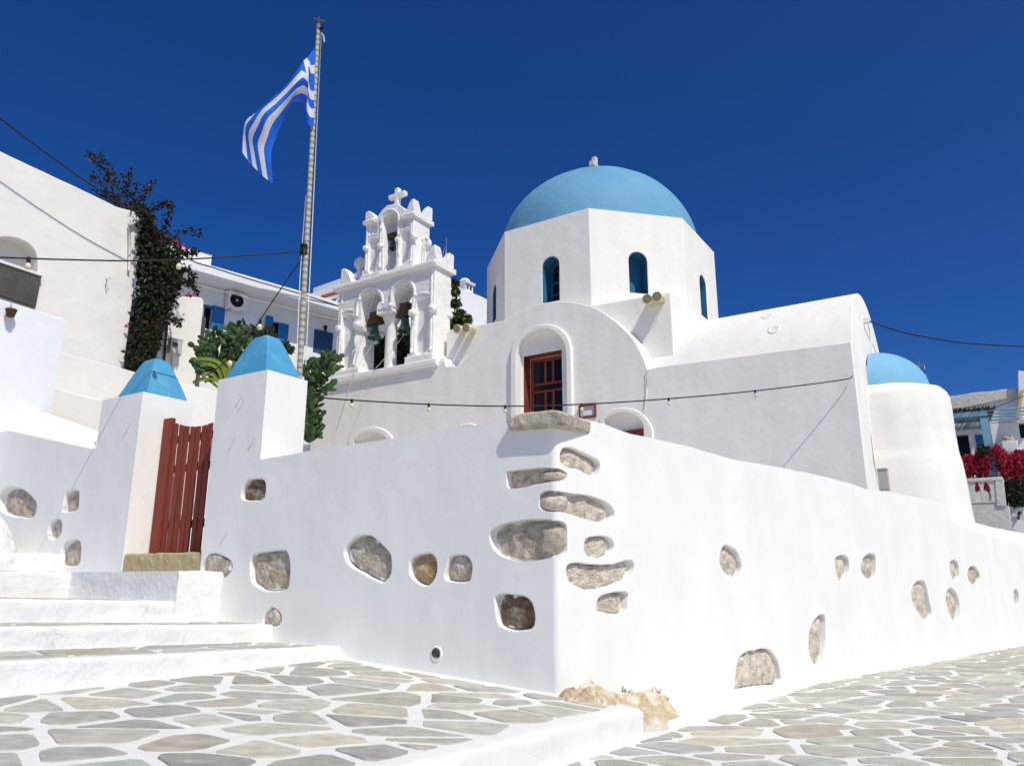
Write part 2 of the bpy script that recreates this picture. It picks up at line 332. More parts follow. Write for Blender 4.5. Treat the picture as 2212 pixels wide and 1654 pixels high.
# ------------------------------------------------------------------ ground, street, terrace
g = MB(); g.quad((-900, -900, -.95), (900, -900, -.95), (900, 1500, -.95), (-900, 1500, -.95))
structure(g.build('ground', M_earth))
def clip(P, n, c):                    # keep n.p <= c
    out = []
    for i in range(len(P)):
        a, b = P[i-1], P[i]; da = n[0]*a[0]+n[1]*a[1]-c; db = n[0]*b[0]+n[1]*b[1]-c
        if da <= 0:
            out.append(a) if False else None
        if (da < 0) != (db < 0):
            t = da/(da-db); out.append((a[0]+(b[0]-a[0])*t, a[1]+(b[1]-a[1])*t))
        if db < 0: out.append(b)
    return out
TINTS = [(.30, .31, .27), (.33, .33, .28), (.28, .29, .27), (.27, .28, .285), (.35, .335, .285), (.29, .30, .26), (.24, .245, .24), (.34, .35, .31), (.37, .34, .275), (.28, .31, .28)]
def flagstones(mb, halfs, box, sp, gap, zf, seed, skip=None, aniso=(1, 0, 1.0)):
    R = rs(seed); x0, y0, x1, y1 = box; seeds = {}
    ax, ay, an = aniso
    x0 /= an; x1 /= an
    ni, nj = int((x1-x0)/sp)+2, int((y1-y0)/sp)+2
    for i in range(-1, ni):
        for j in range(-1, nj):
            L = []
            if R.random() > .1: L.append((x0+(i+.5*(j % 2)+R.uniform(-.42, .42))*sp, y0+(j+R.uniform(-.42, .42))*sp))
            if R.random() < .22: L.append((x0+(i+R.random())*sp, y0+(j+R.random())*sp))
            seeds[i, j] = L
    for (i, j), L in seeds.items():
        for p in L:
            if any(n[0]*p[0]*an+n[1]*p[1]-c > sp*an for n, c in halfs): continue
            q = [(p[0]+a*sp*1.3, p[1]+b*sp*1.3) for a, b in ((-1, -1), (1, -1), (1, 1), (-1, 1))]
            gg = gap*R.choice((.85, .95, 1, 1, 1.1, 1.4))
            for di in (-2, -1, 0, 1, 2):
                for dj in (-2, -1, 0, 1, 2):
                    for o in seeds.get((i+di, j+dj), ()):
                        if o is p: continue
                        dx, dy = o[0]-p[0], o[1]-p[1]; l = math.hypot(dx, dy)
                        if l < 1e-6: continue
                        a = .26*math.sin(917.3*(p[0]+o[0])+571.7*(p[1]+o[1])); n = ((dx*math.cos(a)-dy*math.sin(a))/l, (dx*math.sin(a)+dy*math.cos(a))/l)
                        m = ((p[0]+o[0])/2, (p[1]+o[1])/2)
                        q = clip(q, n, n[0]*m[0]+n[1]*m[1]-gg/2)
                        if len(q) < 3: break
                    if len(q) < 3: break
                if len(q) < 3: break
            if len(q) < 3: continue
            q = [(a*an, b) for a, b in q]
            for n, c in halfs:
                q = clip(q, n, c)
                if len(q) < 3: break
            if len(q) < 3 or abs(area(q)) < .012: continue
            cx = sum(a for a, b in q)/len(q); cy = sum(b for a, b in q)/len(q)
            if skip and skip(cx, cy): continue
            if area(q) < 0: q.reverse()
            r = []
            for k in range(len(q)):                   # knock the corners off, then roughen the edge
                a = Vector(q[k-1]); b = Vector(q[k]); c = Vector(q[(k+1) % len(q)])
                f = R.uniform(.04, .2)
                r += [tuple(b.lerp(a, min(f, .05/max(.01, (a-b).length)))), tuple(b.lerp(c, min(f, .05/max(.01, (c-b).length))))]
            r = dense(r, .06, .009, seed*3.1, True, 9)
            t = R.choice(TINTS); f = R.uniform(.85, 1.15); t = tuple(min(.7, 1.52*v*f*c_+R.uniform(-.012, .012)) for v, c_ in zip([v*.65+a_*.35 for v, a_ in zip(t, (.31, .305, .275))], (1.04, 1.01, .97)))
            tz = R.uniform(-.004, .006)
            lo = [mb.av((a, b, zf(a, b)-.01)) for a, b in r]
            hi = [mb.av((cx+(a-cx)*.985, cy+(b-cy)*.985, zf(a, b)+.007+tz)) for a, b in r]
            for k in range(len(r)):
                j2 = (k+1) % len(r); mb.face((lo[k], lo[j2], hi[j2], hi[k]), 1); mb.col.append(t)
            mb.face(hi, 1); mb.col.append(t)
def half(p, n):  # keep the side n points AWAY from: n.(x-p) <= 0
    return ((n[0], n[1]), n[0]*p[0]+n[1]*p[1])
def colfill(mb): mb.col = [(.8, .8, .8)]*len(mb.f)
A2, B2 = LW.w(.78, 0, -.5), LW.w(.59, 0, -2.5)          # the kerb line
kd = (B2-A2).normalized(); kn = Vector((-kd.y, kd.x, 0))      # points to the street side
if kn.dot(LW.T) < 0: kn = -kn
# street
st = MB(); N_ = 60
xs = [-9+38*i/75 for i in range(76)]; ys = [-14+46*i/90 for i in range(91)]
st.grid([[(x, y, street_z(x, y)) for x in xs] for y in ys], 0, True)
colfill(st)
rockc = RW.w(.9, 0, -.3)
def skip_st(x, y):
    p = Vector((x, y, 0)); return (p-rockc).length < .6
off = lambda pl, d: (pl.o+pl.N*d)
hw = [half(off(RW, .14), (-RW.N.x, -RW.N.y)), half(A2+kn*.1, (-kn.x, -kn.y))]
flagstones(st, hw, (-1, 3.2, 19, 23), .38, .052, street_z, 5, skip_st, (1, 0, 1.6))
structure(st.build('street', [M_joint, M_slab]))

# ------------------------------------------------------------------ terrace and steps
def rough_step(mb, s0, s1, zt, zb, w0, w1, seed, mfun=None, step=.11, amp=.012, nose=.035):
    n = int((w1-w0)/step); rows = []
    for i in range(n+1):
        w = w0+(w1-w0)*i/n; a = s0(w) if callable(s0) else s0; e = s1(w) if callable(s1) else s1
        t = zt(w); b = zb(w); row = []
        chip = max(0, nz((w, seed, 0), 3.3, 1)-.25)*.05
        prof = [(a, b-.15)]+[(a, b+(t-nose-b)*k/6) for k in range(7)]
        prof += [(a-nose*(1-math.cos(q))-chip*.6, t-nose+nose*math.sin(q)-chip*.5) for q in (.5, 1.05, 1.57)]
        prof += [(a-nose-(a-nose-e)*k/6, t) for k in (.25, 1, 2, 3, 4, 5, 6)]
        for k, (s_, z_) in enumerate(prof):
            h = nz((w, z_, s_), 6, amp, seed)+nz((w, z_, s_), 1.7, amp*1.6, seed+3)
            if k <= 8: s_ += h
            elif k < len(prof)-1: z_ += h*(.7 if k < 11 else .25)
            row.append(lw(s_, z_, w))
        rows.append(row)
    for i in range(n):
        w = w0+(w1-w0)*(i+.5)/n; mm = mfun(w) if mfun else 0
        pass
    I = [[mb.av(p) for p in r] for r in rows]
    for i in range(n):
        w = w0+(w1-w0)*(i+.5)/n
        for j in range(len(I[0])-1):
            mm = mfun(w) if (mfun and j < 8) else 0
            mb.face((I[i][j], I[i+1][j], I[i+1][j+1], I[i][j+1])[::-1], mm, True)
    return I
T1 = lambda w: .32+.035*w
T2 = lambda w: .53+.038*w
T3 = lambda w: .79+.03*w
T4 = lambda w: 1.175+.006*w
T5 = lambda w: 1.48
te = MB()
ks0 = lambda w: .78-.095*(w-.5)
rough_step(te, ks0, lambda w: -3.0, lambda w: -.055+.0*w, lambda w: -.3-.035*max(0, w-1), -.05, 7.5, 11)
for i, v in enumerate(te.v):                    # tilt the terrace up towards the steps
    s_ = (v-LW.o).dot(LW.T)
    if s_ < .74 and v.z > -.09: v.z = v.z+.055+terr_z(s_)
colfill(te)
terrz = lambda x, y: terr_z((Vector((x, y, 0))-LW.o).dot(LW.T))
ht = [half(off(LW, .17), (-LW.N.x, -LW.N.y)), half(A2-kn*.17, (kn.x, kn.y)), half(LW.w(-2.9+.16, 0), (-LW.T.x, -LW.T.y))]
flagstones(te, ht, (-7.5, 2.4, 2.2, 10.6), .42, .066, terrz, 21, None, (1, 0, 1.5))
structure(te.build('terrace', [M_joint, M_slab]))
stair = thing('stairway', 'whitewashed stone steps climbing beside the wall to the red gate', 'steps', LW.w(-4, .2, -2))
def add_step(mb, zf2, sA, sB, seed, wlim=6.5, parent=stair, wmin=.1):
    colfill(mb)
    if zf2:
        zf = lambda x, y: zf2((Vector((x, y, 0))-LW.o).dot(LW.N))
        h = [half(off(LW, wmin), (-LW.N.x, -LW.N.y)), half(LW.w(sA-.13, 0), (LW.T.x, LW.T.y)), half(LW.w(sB+.05, 0), (-LW.T.x, -LW.T.y)), half(off(LW, wlim), (LW.N.x, LW.N.y))]
        flagstones(mb, h, (-11, 2, 1, 13), .6, .07, zf, seed)
    mb.build('step', [M_step, M_slab, M_cement], parent)
m = MB(); rough_step(m, -2.9, -4.15, T1, lambda w: .2-.0*w, -.05, 7.2, 31); add_step(m, T1, -2.9, -4.08, 33)
m = MB(); rough_step(m, -4.08, -5.2, T2, T1, -.05, 7.2, 41); add_step(m, T2, -4.08, -5.15, 43)
m = MB(); rough_step(m, -5.15, -7.7, T3, T2, .3, 7.2, 51)
m.col = None
I = rough_step(m, -5.13, -9.25, T4, T2, -.05, .66, 53); m.face([m.av(m.v[i]+LW.N*.001) for i in I[-1]]+[m.av(lw(-9.25, .4, .661)), m.av(lw(-5.13, .4, .661))], 0); add_step(m, T3, -5.15, -7.64, 55, wmin=.78)
m = MB(); rough_step(m, -7.64, -9.3, T4, T3, .6, 7.2, 61)
add_step(m, T4, -7.64, -9.18, 65, wmin=.7)
m = MB(); rough_step(m, -9.18, -13, T5, T4, -.05, 7.2, 71); add_step(m, None, 0, 0, 73)

# ------------------------------------------------------------------ stones set in the walls
def stone(mb, pl, pts, depth, seed, m=0, amp=.022, bulge=.03):
    P = dense(pts, .05, 0, 0, True); n = len(P); cx = sum(p[0] for p in P)/n; cz = sum(p[1] for p in P)/n
    rows = []
    for k, d in ((1.0, .06), (.97, .03), (.92, .012), (.82, 0), (.7, -.004), (.56, -.008), (.42, -.01), (.28, -.012), (.12, -.012)):
        r = []
        for x, z in P:
            f = k*(1+nz((x, z, k), 9, .05, seed)); a, b = cx+(x-cx)*f, cz+(z-cz)*f
            h = nz((a, b, 0), 5, amp, seed)+nz((a, b, 0), 14, amp*.55, seed+5)+nz((a, b, 0), 34, amp*.25, seed+8)
            r.append(pl.w(a, b, depth+d*bulge/.03-h*(.4 if k > .95 else 1)))
        rows.append(r)
    f0 = len(mb.f); I = mb.grid(rows, m, False, True)
    for k in range(3):                     # limewash smeared over the rim of the stone
        for j in range(n):
            p = rows[k][j]
            if nz(p, 6, 1, seed)+nz(p, 19, .5, seed+2) > (-.02, .2, .36)[k]: mb.m[f0+k*n+j] = m+1
    mb.face(I[-1], m, False)
def hole(pl, px, b=.015, depth=.1): return dict(pts=dense(smooth_loop(pl.pts(px), 5), .03, .011, px[0][0], True, 6), b=b, depth=depth)
def shrink(P, k):
    cx = sum(p[0] for p in P)/len(P); cz = sum(p[1] for p in P)/len(P); return [(cx+(x-cx)*k, cz+(z-cz)*k) for x, z in P]
wall = thing('boundary_wall', 'thick whitewashed courtyard wall with rounded corner and stones left bare in niches', 'wall', LW.w(0, -.3, .2))
EC, RC = .054, .07
# left face
NL = {
 'N1': (M_stone_g, c2l([(245, 850), (255, 800), (310, 755), (370, 745), (420, 770), (490, 840), (503, 890), (495, 960), (460, 1000), (420, 995), (340, 950), (270, 905)])),
 'N2': (M_stone_o, c2l([(605, 930), (615, 880), (660, 850), (720, 845), (750, 880), (752, 950), (730, 1000), (690, 1020), (640, 1000), (612, 965)])),
 'N3': (M_stone, c2l([(803, 940), (825, 870), (860, 855), (915, 860), (945, 900), (942, 970), (925, 998), (850, 1000), (805, 985)])),
 'N5': (M_stone_d, c2l([(1075, 1120), (1080, 1085), (1120, 1068), (1200, 1075), (1265, 1105), (1290, 1160), (1292, 1220), (1270, 1260), (1200, 1270), (1130, 1255), (1095, 1220)])),
 'N7': (M_stone_d, cst([(1375, 100), (1400, 40), (1430, 22), (1490, 22), (1510, 50), (1508, 110), (1490, 140), (1400, 142), (1377, 128)])),
 'N8': (M_stone, cst([(1425, 540), (1428, 480), (1460, 445), (1600, 430), (1632, 440), (1648, 500), (1645, 600), (1625, 650), (1520, 658), (1445, 622), (1428, 580)])),
 'N9': (M_stone_g, cst([(1150, 520), (1180, 460), (1230, 445), (1290, 470), (1322, 500), (1315, 545), (1275, 582), (1200, 575), (1158, 550)])),
 'N10': (M_stone_p, cst([(1495, 840), (1510, 790), (1550, 752), (1590, 780), (1600, 820), (1580, 855), (1530, 862)])),
}
notchL = [c2l([(1425, 858), (1300, 885), (1190, 885), (1110, 860), (1065, 820), (1042, 755), (1060, 710), (1120, 680), (1250, 655), (1380, 655), (1422, 660)]),
          c2l([(1412, 615), (1350, 610), (1322, 592), (1315, 560), (1325, 515), (1370, 496), (1412, 497)]),
          c2l([(1408, 446), (1290, 465), (1240, 480), (1150, 485), (1138, 450), (1136, 400), (1155, 388), (1300, 372), (1408, 372)])]
notchR = [c2l([(1425, 858), (1466, 842), (1474, 800), (1472, 700), (1455, 672), (1422, 660)]),
          c2l([(1412, 615), (1460, 620), (1560, 650), (1640, 668), (1700, 660), (1732, 640), (1728, 598), (1690, 560), (1600, 525), (1500, 512), (1412, 497)]),
          c2l([(1408, 446), (1462, 434), (1472, 405), (1440, 380), (1408, 372)])]
def notch(pl, px, edge):
    P = [pl.px(x, y) for x, y in smooth_line(px, 5)]
    P = [(min(s, edge), z) if pl is LW else (max(s, edge), z) for s, z in P]
    P[0] = (edge, P[0][1]); P[-1] = (edge, P[-1][1]); return P
nL = [notch(LW, q, -EC) for q in notchL]; nR = [notch(RW, q, EC) for q in notchR]
for a, b in zip(nL, nR):                                       # same heights at the corner
    b[0] = (b[0][0], a[0][1]); b[-1] = (b[-1][0], a[-1][1])
topL = LW.pts([(562, 992), (600, 986), (640, 979), (680, 971), (740, 963), (800, 954), (860, 945), (900, 938), (950, 928), (1010, 921), (1050, 915), (1095, 912)])
zc = LW.px(1205, 914)[1]
topL = dense(topL, .12, .006, 3)+[(-.5, zc), (-EC, zc)]
sp0 = -5.62; PZ = 3.9; sc0 = topL[0][0]
outL = [(sp0, -.9), (-EC, -.9)]
for q in nL: outL += q
outL += list(reversed(topL))+dense([(sc0, topL[0][1]+.25), (sc0, PZ), (sp0, PZ)], .2, .004, 7)
wl = MB()
wl.plate(LW, outL, [hole(LW, v[1], (.018 if k != 'N9' else .012)) for k, v in NL.items()], 0, .1, 0, back=False)
cl_ = [(sp0, -.9), (-.0775, -.9), (-.0775, zc), (-.5, zc)]+list(reversed(topL[:-2]))+[(sc0, topL[0][1])]
cl_ = [(sc0+.0, -.9), (-.0775, -.9), (-.0775, zc-.003)]+[(a, b-.002) for a, b in reversed(topL[:-2])]
wl.plate(LW, cl_, (), .1, .38, 0)
# right face
NR = {
 'R1': (M_stone_p, c2l([(1437, 310), (1450, 270), (1490, 262), (1560, 290), (1640, 330), (1657, 365), (1645, 412), (1600, 412), (1540, 385), (1480, 370), (1445, 345)])),
 'R3': (M_stone_p, c2l([(1570, 810), (1580, 770), (1620, 750), (1690, 750), (1725, 775), (1733, 810), (1710, 850), (1660, 868), (1600, 860), (1575, 835)])),
 'R4': (M_stone_p, c2l([(1470, 940), (1480, 905), (1520, 898), (1620, 905), (1720, 905), (1800, 882), (1838, 890), (1842, 940), (1810, 990), (1740, 1015), (1660, 1040), (1570, 1040), (1500, 1010), (1475, 970)])),
 'R5': (M_stone_p, c2l([(1637, 1135), (1650, 1090), (1700, 1065), (1770, 1058), (1810, 1070), (1808, 1120), (1800, 1168), (1740, 1178), (1680, 1168), (1642, 1160)])),
 'R6': (M_stone_p, crw([(415, 340), (432, 275), (460, 268), (510, 300), (535, 350), (545, 400), (535, 440), (500, 455), (460, 440), (425, 400)])),
 'R7': (M_stone_p, crw([(1097, 360), (1110, 335), (1140, 323), (1170, 340), (1181, 380), (1175, 440), (1140, 488), (1115, 465), (1100, 410)])),
 'R8': (M_stone, crw([(1250, 390), (1265, 340), (1300, 318), (1330, 325), (1339, 370), (1336, 450), (1320, 470), (1280, 455), (1255, 425)])),
 'R9': (M_stone_p, crw([(1548, 540), (1570, 490), (1600, 475), (1630, 490), (1655, 600), (1669, 670), (1655, 715), (1620, 705), (1580, 650), (1555, 600)])),
 'R10': (M_stone_p, crw([(1750, 570), (1770, 520), (1800, 530), (1825, 580), (1836, 650), (1830, 710), (1800, 715), (1765, 650)])),
 'R11': (M_stone_p, crw([(1773, 380), (1790, 355), (1815, 360), (1830, 400), (1833, 460), (1810, 482), (1785, 450)])),
 'R12': (M_stone, crw([(1880, 430), (1895, 395), (1920, 390), (1945, 420), (1956, 460), (1940, 495), (1910, 495), (1885, 465)])),
 'R13': (M_stone_p, crw([(2150, 550), (2165, 525), (2180, 545), (2188, 600), (2180, 620), (2160, 605)])),
 'R14': (M_stone_p, crw([(940, 820), (950, 760), (980, 700), (1010, 675), (1035, 685), (1041, 760), (1035, 880), (1010, 985), (975, 970), (945, 900)])),
 'R15': (M_stone_p, crw([(505, 1080), (515, 980), (545, 915), (600, 890), (700, 880), (745, 930), (772, 1000), (770, 1080), (650, 1098), (515, 1116)])),
}
topR = RW.pts([(1221, 893), (1262, 905), (1307, 917), (1362, 937), (1404, 945), (1445, 954), (1497, 967), (1543, 981), (1590, 994), (1650, 1003), (1708, 1014), (1767, 1026), (1832, 1042), (1869, 1056), (1937, 1065), (2006, 1079), (2036, 1087)])
stepR = RW.pts([(2043, 1092), (2048, 1104), (2051, 1115), (2056, 1126), (2065, 1133)])
lowR = RW.pts([(2113, 1149), (2162, 1164), (2211, 1174)])
topR = dense(topR, .12, .012, 5)+stepR+lowR
k_ = (lowR[-1][1]-lowR[-2][1])/(lowR[-1][0]-lowR[-2][0])
topR.append((26, lowR[-1][1]+.3*k_*(26-lowR[-1][0])))
outR = [(EC, -.9), (26, -1.2)]+list(reversed(topR))+[(EC, zc)]
for q in reversed(nR): outR += list(reversed(q))
wl.plate(RW, outR, [hole(RW, v[1], .014) for v in NR.values()], 0, .1, 0, back=False)
coreR = [(.0775, -.9), (26, -1.2)]+[(a, b-.002) for a, b in reversed(topR)]+[(.0775, zc-.003)]
wl.plate(RW, coreR, (), .1, .38, 0)
# sloping coping of the lower end
fr = stepR[2:]+lowR+[topR[-1]]
bk = [RW.px(x, y, .6) for x, y in ((2051, 1112), (2056, 1115), (2070, 1119), (2097, 1126), (2146, 1139), (2211, 1151))]
bk.append((26, bk[-1][1]+.3*(bk[-1][1]-bk[-2][1])/(bk[-1][0]-bk[-2][0])*(26-bk[-1][0])))
n_ = min(len(fr), len(bk))
fr = fr[-n_:]; bk = bk[-n_:]
wl.grid([[RW.w(fr[i][0]*(1-t)+bk[i][0]*t, fr[i][1]*(1-t)+bk[i][1]*t+.05*math.sin(t*math.pi), .6*t) for i in range(n_)] for t in (0, .1, .25, .5, .75, 1)], 0, True)
wl.grid([[RW.w(a, -.9, .6) for a, b in bk], [RW.w(a, b, .6) for a, b in bk]], 0, False)
# rounded corner between the two faces
bis = (-LW.N-RW.N).normalized(); half_ang = math.radians(104.5/2); cc = LW.o + bis*(RC/math.sin(half_ang))
aL = math.atan2(LW.N.y, LW.N.x); aR = math.atan2(RW.N.y, RW.N.x)
if aR < aL: aR += 2*math.pi
cuts = [-.9]
for q in nL: cuts += [q[0][1], q[-1][1]]
cuts.append(zc)
for i in range(0, len(cuts), 2):
    za, zb2 = cuts[i], cuts[i+1]; rows = []
    for t in range(int((zb2-za)/.15)+2):
        z = za+(zb2-za)*t/(int((zb2-za)/.15)+1)
        rows.append([cc+Vector((math.cos(a), math.sin(a), 0))*RC+Vector((0, 0, z)) for a in (aL+(aR-aL)*j/6 for j in range(7))])
    wl.grid(rows, 0, True)
    for z in (za, zb2): wl.poly([cc+Vector((math.cos(a), math.sin(a), 0))*RC+Vector((0, 0, z)) for a in (aL+(aR-aL)*j/6 for j in range(7))]+[cc+bis*.2+Vector((0, 0, z))])
wl.build('wall_face', M_wall, wall)
sd = 100
for k, (mt, px) in list(NL.items()):
    sb = MB(); sd += 7; stone(sb, LW, shrink(smooth_loop(LW.pts(px), 4), .98), .055 if k not in ('N9', 'N10') else .015, sd); sb.build('exposed_stone', [mt, M_wall], wall)
for k, (mt, px) in list(NR.items()):
    sb = MB(); sd += 7; stone(sb, RW, shrink(smooth_loop(RW.pts(px), 4), .98), .062 if k != 'R15' else .045, sd); sb.build('exposed_stone', [mt, M_wall], wall)
for i, mt in enumerate((M_stone_g, M_stone_p, M_stone)):
    sb = MB(); sd += 7
    stone(sb, LW, shrink([(min(a, -.05), b) for a, b in nL[i]], .97), .075, sd); stone(sb, RW, shrink([(max(a, .05), b) for a, b in nR[i]], .97), .075, sd+3)
    # stone behind the corner itself
    za, zb2 = nL[i][0][1], nL[i][-1][1]
    sb.blob(LW.o+bis*.19+Vector((0, 0, (za+zb2)/2)), (.15, .15, (zb2-za)/2*.98), 3, .12, sd, 0, 2.5)
    sb.build('exposed_stone', [mt, M_wall], wall)
# pier to the right of the gate: body behind the face, blue cap
def pier_cap(nm, c, h, parent, hs=.43, hd=.34, seed=0):
    mb = MB(); rows = []
    for k, z in ((1, -.02), (.985, .03*h), (.83, .27*h), (.66, .52*h), (.5, .74*h), (.4, .87*h), (.32, .94*h), (.12, h)):
        r = []
        for a, b in ((-1, -1), (1, -1), (1, 1), (-1, 1)):
            nx = ((a+2) if False else 0)
            r.append((a*k*hs, b*k*hd, z))
        rr = []
        for i in range(4):
            p, q = Vector(r[i]), Vector(r[(i+1) % 4])
            for t in range(8):
                v = p.lerp(q, t/8); v2 = c+LW.T*v.x-LW.N*v.y+Vector((0, 0, v.z)); rr.append(v2+Vector((nz(v2, 4, .006, seed), nz(v2, 4, .006, seed+4), 0)))
        rows.append(rr)
    I = mb.grid(rows, 0, True, True); mb.face(I[-1], 0)
    return mb.build(nm, M_cap, parent, sharp=40)
pb = MB(); pd = .74
pb.plate(LW, [(sp0, -.9), (sc0, -.9), (sc0, PZ), (sp0, PZ)], (), .1, pd-.1, 0)
pier = pb.build('pier', M_wall, wall); ORG[pier.name] = ORG[wall.name].copy()
def nail(px, py, par, d=0):
    nb = MB(); p = LW.P(px, py, d); nb.tube([p+LW.N*-.01, p+LW.N*.05+Vector((0, 0, .006))], .006, 6); nb.blob(p+LW.N*.05+Vector((0, 0, .006)), (.012, .012, .012), 2, 0); nb.build('nail', M_old, par)
for q_ in ((523, 853), (528, 864), (552, 944), (508, 948), (492, 1148)): nail(*q_, pier)
pier_cap('pier_cap', LW.w((sp0+sc0)/2, PZ, pd/2), .68, pier, .44, .33, 3)
# capstone on the corner
cs = MB(); cpx = c6([(632, 935), (700, 895), (800, 872), (900, 862), (960, 850), (1020, 852), (1080, 875), (1085, 905), (1070, 965), (1000, 985), (900, 988), (780, 990), (700, 1003), (650, 1000)])
P = smooth_loop(LW.pts(cpx, -.1), 4)
cs.plate(LW, dense(P, .08, .012, 9, True, 5), (), -.1, .6, .03, 0)
cs.build('capstone', M_stone_g, wall)
dr = MB(); dc = LW.P(943, 1411); a_ = (LW.N+Vector((0, 0, -.15))).normalized()
dr.lathe(dc, [(.0, .004), (.05, .006), (.05, .016), (.056, .016), (.056, -.1)], 16, 0, a_)  # dark disc across the mouth stands in for the shade inside
dr.build('drain_pipe', M_pvc, wall)
ring = MB(); ring.lathe(dc, [(.054, .0), (.057, .012), (.068, .012), (.08, .004), (.085, -.01)], 20, 0, LW.N); ring.build('drain_collar', M_wall, wall)

# ------------------------------------------------------------------ low wall and pier left of the gate
low = thing('garden_wall', 'low whitewashed wall with sloping top left of the red gate, ending in a blue capped pier', 'wall', LW.w(-9, 1.1, .3))
NO = {
 'N11': (M_stone, cst([(-8, 120), (40, 72), (100, 72), (160, 105), (205, 155), (203, 205), (180, 240), (100, 238), (30, 218), (-8, 180)])),
 'N12': (M_stone, cst([(352, 195), (372, 110), (400, 86), (442, 88), (450, 130), (442, 190), (410, 205), (358, 208)])),
 'N13': (M_stone, cst([(270, 330), (288, 270), (320, 249), (350, 265), (350, 310), (332, 350), (300, 366), (276, 350)])),
 'N14': (M_stone, cst([(345, 450), (370, 380), (440, 368), (459, 400), (456, 480), (430, 515), (345, 512)])),
}
sA, sB = LW.px(172, 1230)[0], LW.px(262, 1230)[0]; PZ2 = 3.97
topO = LW.pts([(200, 970), (110, 950), (20, 930)]); sl_ = topO[-1][0]
outO = [(-14, .9), (sB, .9), (sB, PZ2), (sA, PZ2), (sA, topO[0][1])]+dense(topO[:], .15, .008, 3)+[(-14, topO[-1][1]+.05)]
lo = MB(); lo.plate(LW, outO, [hole(LW, v[1], .018) for v in NO.values()], 0, .1, 0, back=False)
lo.plate(LW, [(-14, .9), (sA, .9), (sA, topO[0][1]-.02), (-14, topO[-1][1]-.02)], (), .1, .8, 0)
bo = [LW.px(x, y, .9) for x, y in ((225, 936), (160, 912), (90, 889))]; bo.append((-14, bo[-1][1]+.1)); fo = topO+[(-14, topO[-1][1]+.05)]
lo.grid([[LW.w(fo[i][0]*(1-t)+bo[i][0]*t, fo[i][1]*(1-t)+bo[i][1]*t+.06*math.sin(t*math.pi), .9*t) for i in (3, 2, 1, 0)] for t in (0, .1, .3, .6, .85, 1)], 0, True)
lo.build('wall_face', M_wall, low)
for k, (mt, px) in NO.items():
    sb = MB(); sd += 7; stone(sb, LW, shrink(smooth_loop(LW.pts(px), 4), .98), .075, sd); sb.build('exposed_stone', [mt, M_wall], low)
pb = MB(); pb.plate(LW, [(sA, .9), (sB, .9), (sB, PZ2), (sA, PZ2)], (), .1, .82, 0)
pier2 = pb.build('pier', M_wall, low); ORG[pier2.name] = ORG[low.name].copy()
for q_ in ((283, 915), (276, 924)): nail(*q_, pier2)
pier_cap('pier_cap', LW.w((sA+sB)/2+.04, PZ2, .5), .74, pier2, .43, .38, 8)
# nails driven into the piers
nails = [((523, 853), LW), ((526, 863), LW), ((526, 878), LW)]
# ------------------------------------------------------------------ gate, threshold
gate = thing('garden_gate', 'oxblood red slatted wooden gate hung between the two blue capped piers', 'gate', LW.w(-6.5, 1.45, .43))
GD = .43
zt0 = LW.px(323, 1197, GD)[1]
def gslat(name, s0, s1, zb, zt, d, th=.035, zt2=None):
    mb = MB(); zt2 = zt if zt2 is None else zt2
    mb.plate(LW, [(s0, zb), (s1, zb), (s1, zt2), (s0, zt)], (), d, th, .005); return mb.build(name, M_red, gate)
sL = sB+.02
gtop = lambda s: 3.62-.42*math.sin(max(0, min(1, (s-sL)/1.75))*math.pi)**.8
z905 = LW.px(360, 905, GD)[1]; zdip = LW.px(418, 918, GD)[1]
gtop = lambda s: z905-(z905-zdip+.03)*math.sin(max(0, min(1, (s-sL)/1.85))*math.pi)
gslat('stile', sL, sL+.2, zt0, z905, GD-.03, .08)
x = sL+.235; i = 0
while x < -5.66:
    gslat('slat', x, x+.107, zt0+.01, gtop(x), GD+.006*(i % 2), .024, gtop(x+.107)); x += .144; i += 1
for z in (zt0+.38, zt0+1.25, z905-.42): 
    mb = MB(); mb.plate(LW, [(sL+.1, z), (-5.63, z), (-5.63, z+.12), (sL+.1, z+.12)], (), GD+.032, .04, .004); mb.build('rail', M_red, gate)
mb = MB(); q = LW.px(459, 905, .1); mb.box(LW.w(-5.66, q[1], .2), LW.T*.05, LW.N*.02, Vector((0, 0, .03)), 0); mb.box(LW.w(-5.66, q[1]+.03, .24), LW.T*.02, LW.N*.02, Vector((0, 0, .12)), 0); mb.build('hinge', M_red, gate)
sl = MB(); rows = []
sb0 = LW.px(275, 1215, .1)[0]; zs0 = LW.px(350, 1232, .02)[1]
prof = [(.02, zs0-.1), (.02, zs0), (.02, zs0+.08), (.02, zs0+.16), (.03, zt0-.03), (.06, zt0-.008), (.2, zt0), (.45, zt0), (.8, zt0)]
n_ = 26
for i in range(n_+1):
    s_ = sB-.0+.01+(-5.615-sB-.01)*i/n_
    rows.append([LW.w(s_, z+nz((s_, z, d), 7, .02), d+nz((s_, z, d), 9, .02, 5)) for d, z in prof])
sl.grid(rows, 0, False, flip=True)
solo(sl, 'threshold_stone', M_sill, 'rough yellow sandstone block lying under the red gate', 'stone')
